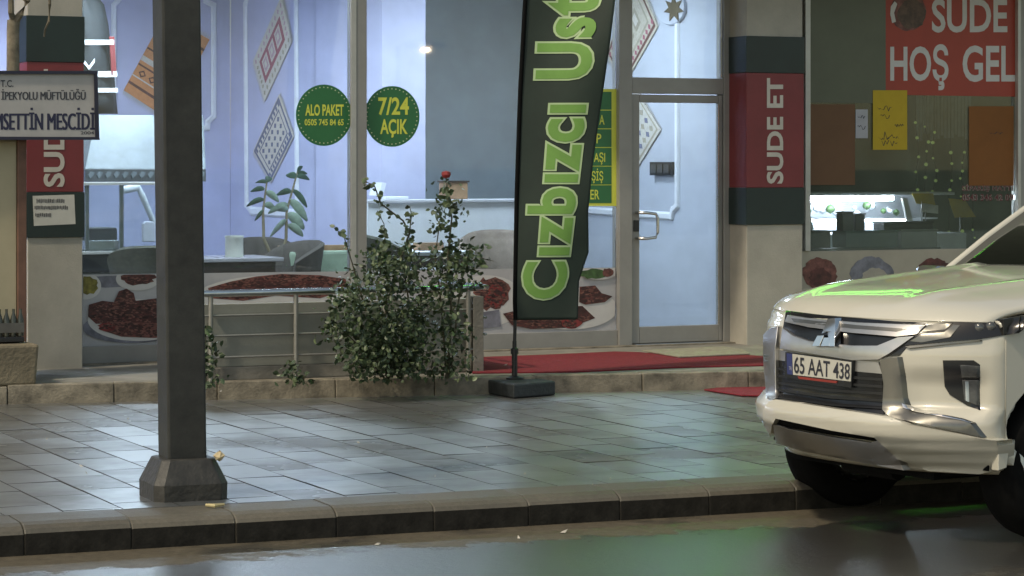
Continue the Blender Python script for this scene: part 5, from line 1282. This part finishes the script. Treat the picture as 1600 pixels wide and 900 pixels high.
# body sides
AW, WR = -.84, .385
def side_panel(name, a0, a1, arch, z0, z1, m=M_paint):
    out = []
    for sgn in (1, -1):
        pts = [(a0, z1), (a1, z1), (a1, z0)]
        if arch is not None:
            r_ = .47
            xs = [arch + r_ * math.cos(R(180 - k)) for k in range(15, 166, 10)]; zs = [WR + r_ * math.sin(R(180 - k)) for k in range(15, 166, 10)]
            pts += [(arch - r_ * .97, z0)] + list(zip(xs, zs)) + [(arch + r_ * .97, z0)]
        pts += [(a0, z0)]
        pts = [(max(min(a, a0), a1), z) for a, z in pts]
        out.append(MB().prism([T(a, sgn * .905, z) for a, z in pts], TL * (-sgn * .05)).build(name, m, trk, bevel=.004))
    return out
side_panel('fender', -.44, -1.50, AW, .44, 1.10)
side_panel('front_door', -1.512, -2.50, None, .44, 1.12)
side_panel('rear_door', -2.512, -3.28, None, .44, 1.12)
side_panel('bed_side', -3.30, -5.05, -3.86, .46, 1.14)
for sgn in (1, -1):
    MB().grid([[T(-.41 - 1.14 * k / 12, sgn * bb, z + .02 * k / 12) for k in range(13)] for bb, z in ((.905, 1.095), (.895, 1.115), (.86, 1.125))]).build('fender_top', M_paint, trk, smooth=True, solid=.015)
    MB().hexa([T(a, sgn * bb, z) for z in (.40, .46) for a, bb in ((-1.45, .86), (-3.2, .86), (-3.2, .96), (-1.45, .96))]).build('side_step', M_dark, trk, bevel=.01)
    for (a0, a1, nm) in ((-1.62, -2.46, 'front'), (-2.54, -3.2, 'rear')):
        sl = .48 if nm == 'front' else 0
        MB().prism([T(a0, sgn * .87, 1.13), T(a1, sgn * .87, 1.13), T(a1 + (.12 if nm == 'rear' else 0), sgn * .70, 1.66), T(a0 - sl, sgn * .70, 1.66)], TL * (-sgn * .01)).build('side_window', M_tglass, trk)
    # pillars
    for pa, pb_ in (((-1.50, .80, 1.235), (-2.18, .66, 1.70)), ((-2.5, .885, 1.12), (-2.5, .70, 1.68)), ((-3.24, .885, 1.12), (-3.06, .70, 1.68))):
        MB().tube([T(pa[0], sgn * pa[1], pa[2]), T((pa[0] + pb_[0]) / 2, sgn * (pa[1] + pb_[1]) / 2 * 1.01, (pa[2] + pb_[2]) / 2 + .01), T(pb_[0], sgn * pb_[1], pb_[2])], [.026, .024, .024], 8).build('roof_pillar', M_paint, trk, smooth=True)
    mr_ = MB().box(T(-1.68, sgn * 1.03, 1.22), (.12, .22, .17), Matrix.Rotation(math.atan2(TF.y, TF.x), 4, 'Z')).build('wing_mirror', M_chrome, trk, bevel=.04)
    MB().tube([T(-1.70, sgn * .90, 1.14), T(-1.69, sgn * .98, 1.18)], .02, 6).build('mirror_arm', M_dark, trk)
    for a in (-2.35, -3.15): MB().tube([T(a, sgn * .93, 1.0), T(a - .14, sgn * .94, 1.0)], .014, 6).build('door_handle', M_chrome, trk)
# windscreen, cowl, wipers, roof, rear
MB().grid([[T(a + .05 * (1 - (2 * k / 10 - 1) ** 2), -w + 2 * w * k / 10, z) for k in range(11)] for a, w, z in ((-1.47, .79, 1.225), (-1.83, .735, 1.475), (-2.16, .67, 1.69))]).build('windscreen', M_tglass, trk, smooth=True, solid=.008)
MB().grid([[T(a, -w + 2 * w * k / 10, z) for k in range(11)] for a, w, z in ((-1.36, .84, 1.205), (-1.54, .82, 1.215))]).build('cowl', M_black, trk, solid=.03)
for (b0, b1) in ((-.62, -.02), (.05, .66)): MB().tube([T(-1.47, b0, 1.262), T(-1.50, (b0 + b1) / 2, 1.285), T(-1.56, b1, 1.315)], [.012, .014, .008], 6).build('wiper', M_black, trk)
rows = [[T(a, b, 1.70 + h * (1 - (b / .7) ** 2)) for b in [-.70 + 1.4 * k / 12 for k in range(13)]] for a, h in ((-2.14, .03), (-2.4, .065), (-2.8, .07), (-3.10, .04))]
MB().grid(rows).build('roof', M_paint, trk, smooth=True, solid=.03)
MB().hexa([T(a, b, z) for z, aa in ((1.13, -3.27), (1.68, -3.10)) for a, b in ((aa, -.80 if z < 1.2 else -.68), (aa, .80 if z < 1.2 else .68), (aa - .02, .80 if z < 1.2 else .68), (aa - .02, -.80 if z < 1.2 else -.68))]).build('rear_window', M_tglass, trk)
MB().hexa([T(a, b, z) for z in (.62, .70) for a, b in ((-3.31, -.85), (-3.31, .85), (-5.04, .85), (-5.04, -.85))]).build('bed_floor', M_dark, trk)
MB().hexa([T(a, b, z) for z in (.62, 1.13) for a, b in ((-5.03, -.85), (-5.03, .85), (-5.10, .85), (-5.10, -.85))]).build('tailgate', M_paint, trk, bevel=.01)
MB().hexa([T(a, b, z) for z in (.71, 1.125) for a, b in ((-3.30, -.85), (-3.30, .85), (-3.33, .85), (-3.33, -.85))]).build('bed_front', M_paint, trk)
MB().hexa([T(a, b, z) for z in (.50, .60) for a, b in ((-5.0, -.88), (-5.0, .88), (-5.18, .88), (-5.18, -.88))]).build('rear_bumper', M_satin, trk, bevel=.02)
for sgn in (1, -1): MB().hexa([T(a, b, z) for z in (.80, 1.10) for a, b in ((-5.06, sgn * .80), (-5.06, sgn * .905), (-5.11, sgn * .905), (-5.11, sgn * .80))]).build('tail_light', M_red, trk, bevel=.01)
# chassis, inner wings, wheels
MB().hexa([T(a, b, z) for z in (.32, .60) for a, b in ((-.26, -.58), (-.26, .58), (-5.0, .58), (-5.0, -.58))]).build('chassis', M_black, trk)
MB().hexa([T(a, b, z) for z in (.60, 1.05) for a, b in ((-.42, -.60), (-.42, .60), (-3.25, .80), (-3.25, -.80))]).build('floor_pan', M_black, trk)
MB().hexa([T(a, b, z) for z in (.34, .46) for a, b in ((-.30, -.62), (-.30, .62), (-.44, .70), (-.44, -.70))]).build('under_tray', M_black, trk, bevel=.01)
MB().tube([T(-.36, -.2, .33), T(-.36, .2, .33)], .06, 8).build('crossmember', M_black, trk)
def wheel(a, sgn):
    c = T(a, sgn * .78, WR); ax = TL * sgn
    ty = MB().lathe([(.25, -.12), (.34, -.125), (.375, -.10), (.385, -.04), (.385, .04), (.375, .10), (.34, .125), (.25, .12), (.235, .10), (.235, -.10), (.25, -.12)], c, ax, 72).build('wheel', M_tyre, trk, smooth=True)
    MB().lathe([(.236, -.10), (.228, .09), (.242, .115), (.225, .112), (.21, .06), (.205, -.10)], c, ax, 36).build('rim', M_satin, ty, smooth=True)
    for k in range(6):
        q = k * math.pi / 3; e1 = TF * math.cos(q) + ZX * math.sin(q); e2 = TF * -math.sin(q) + ZX * math.cos(q)
        MB().hexa([c + e1 * r_ + e2 * w + ax * d for d in (.06, .095) for r_, w in ((.03, -.03), (.215, -.045), (.215, .045), (.03, .03))]).build('spoke', M_satin, ty, bevel=.006)
    MB().lathe([(0, .10), (.045, .10), (.055, .07), (.055, .02)], c, ax, 16).build('hub_cap', M_gun, ty, smooth=True)
for a in (AW, AW - 3.0):
    for sgn in (1, -1): wheel(a, sgn)
for sgn in (1, -1):        # inner arches, upper half only
    rows = [[T(AW + .47 * math.cos(R(k)), sgn * bb, WR + .47 * math.sin(R(k))) for bb in (.85, .70, .55)] for k in range(0, 181, 12)]
    MB().grid(rows).build('wheel_liner', M_black, trk, smooth=True, solid=.01)
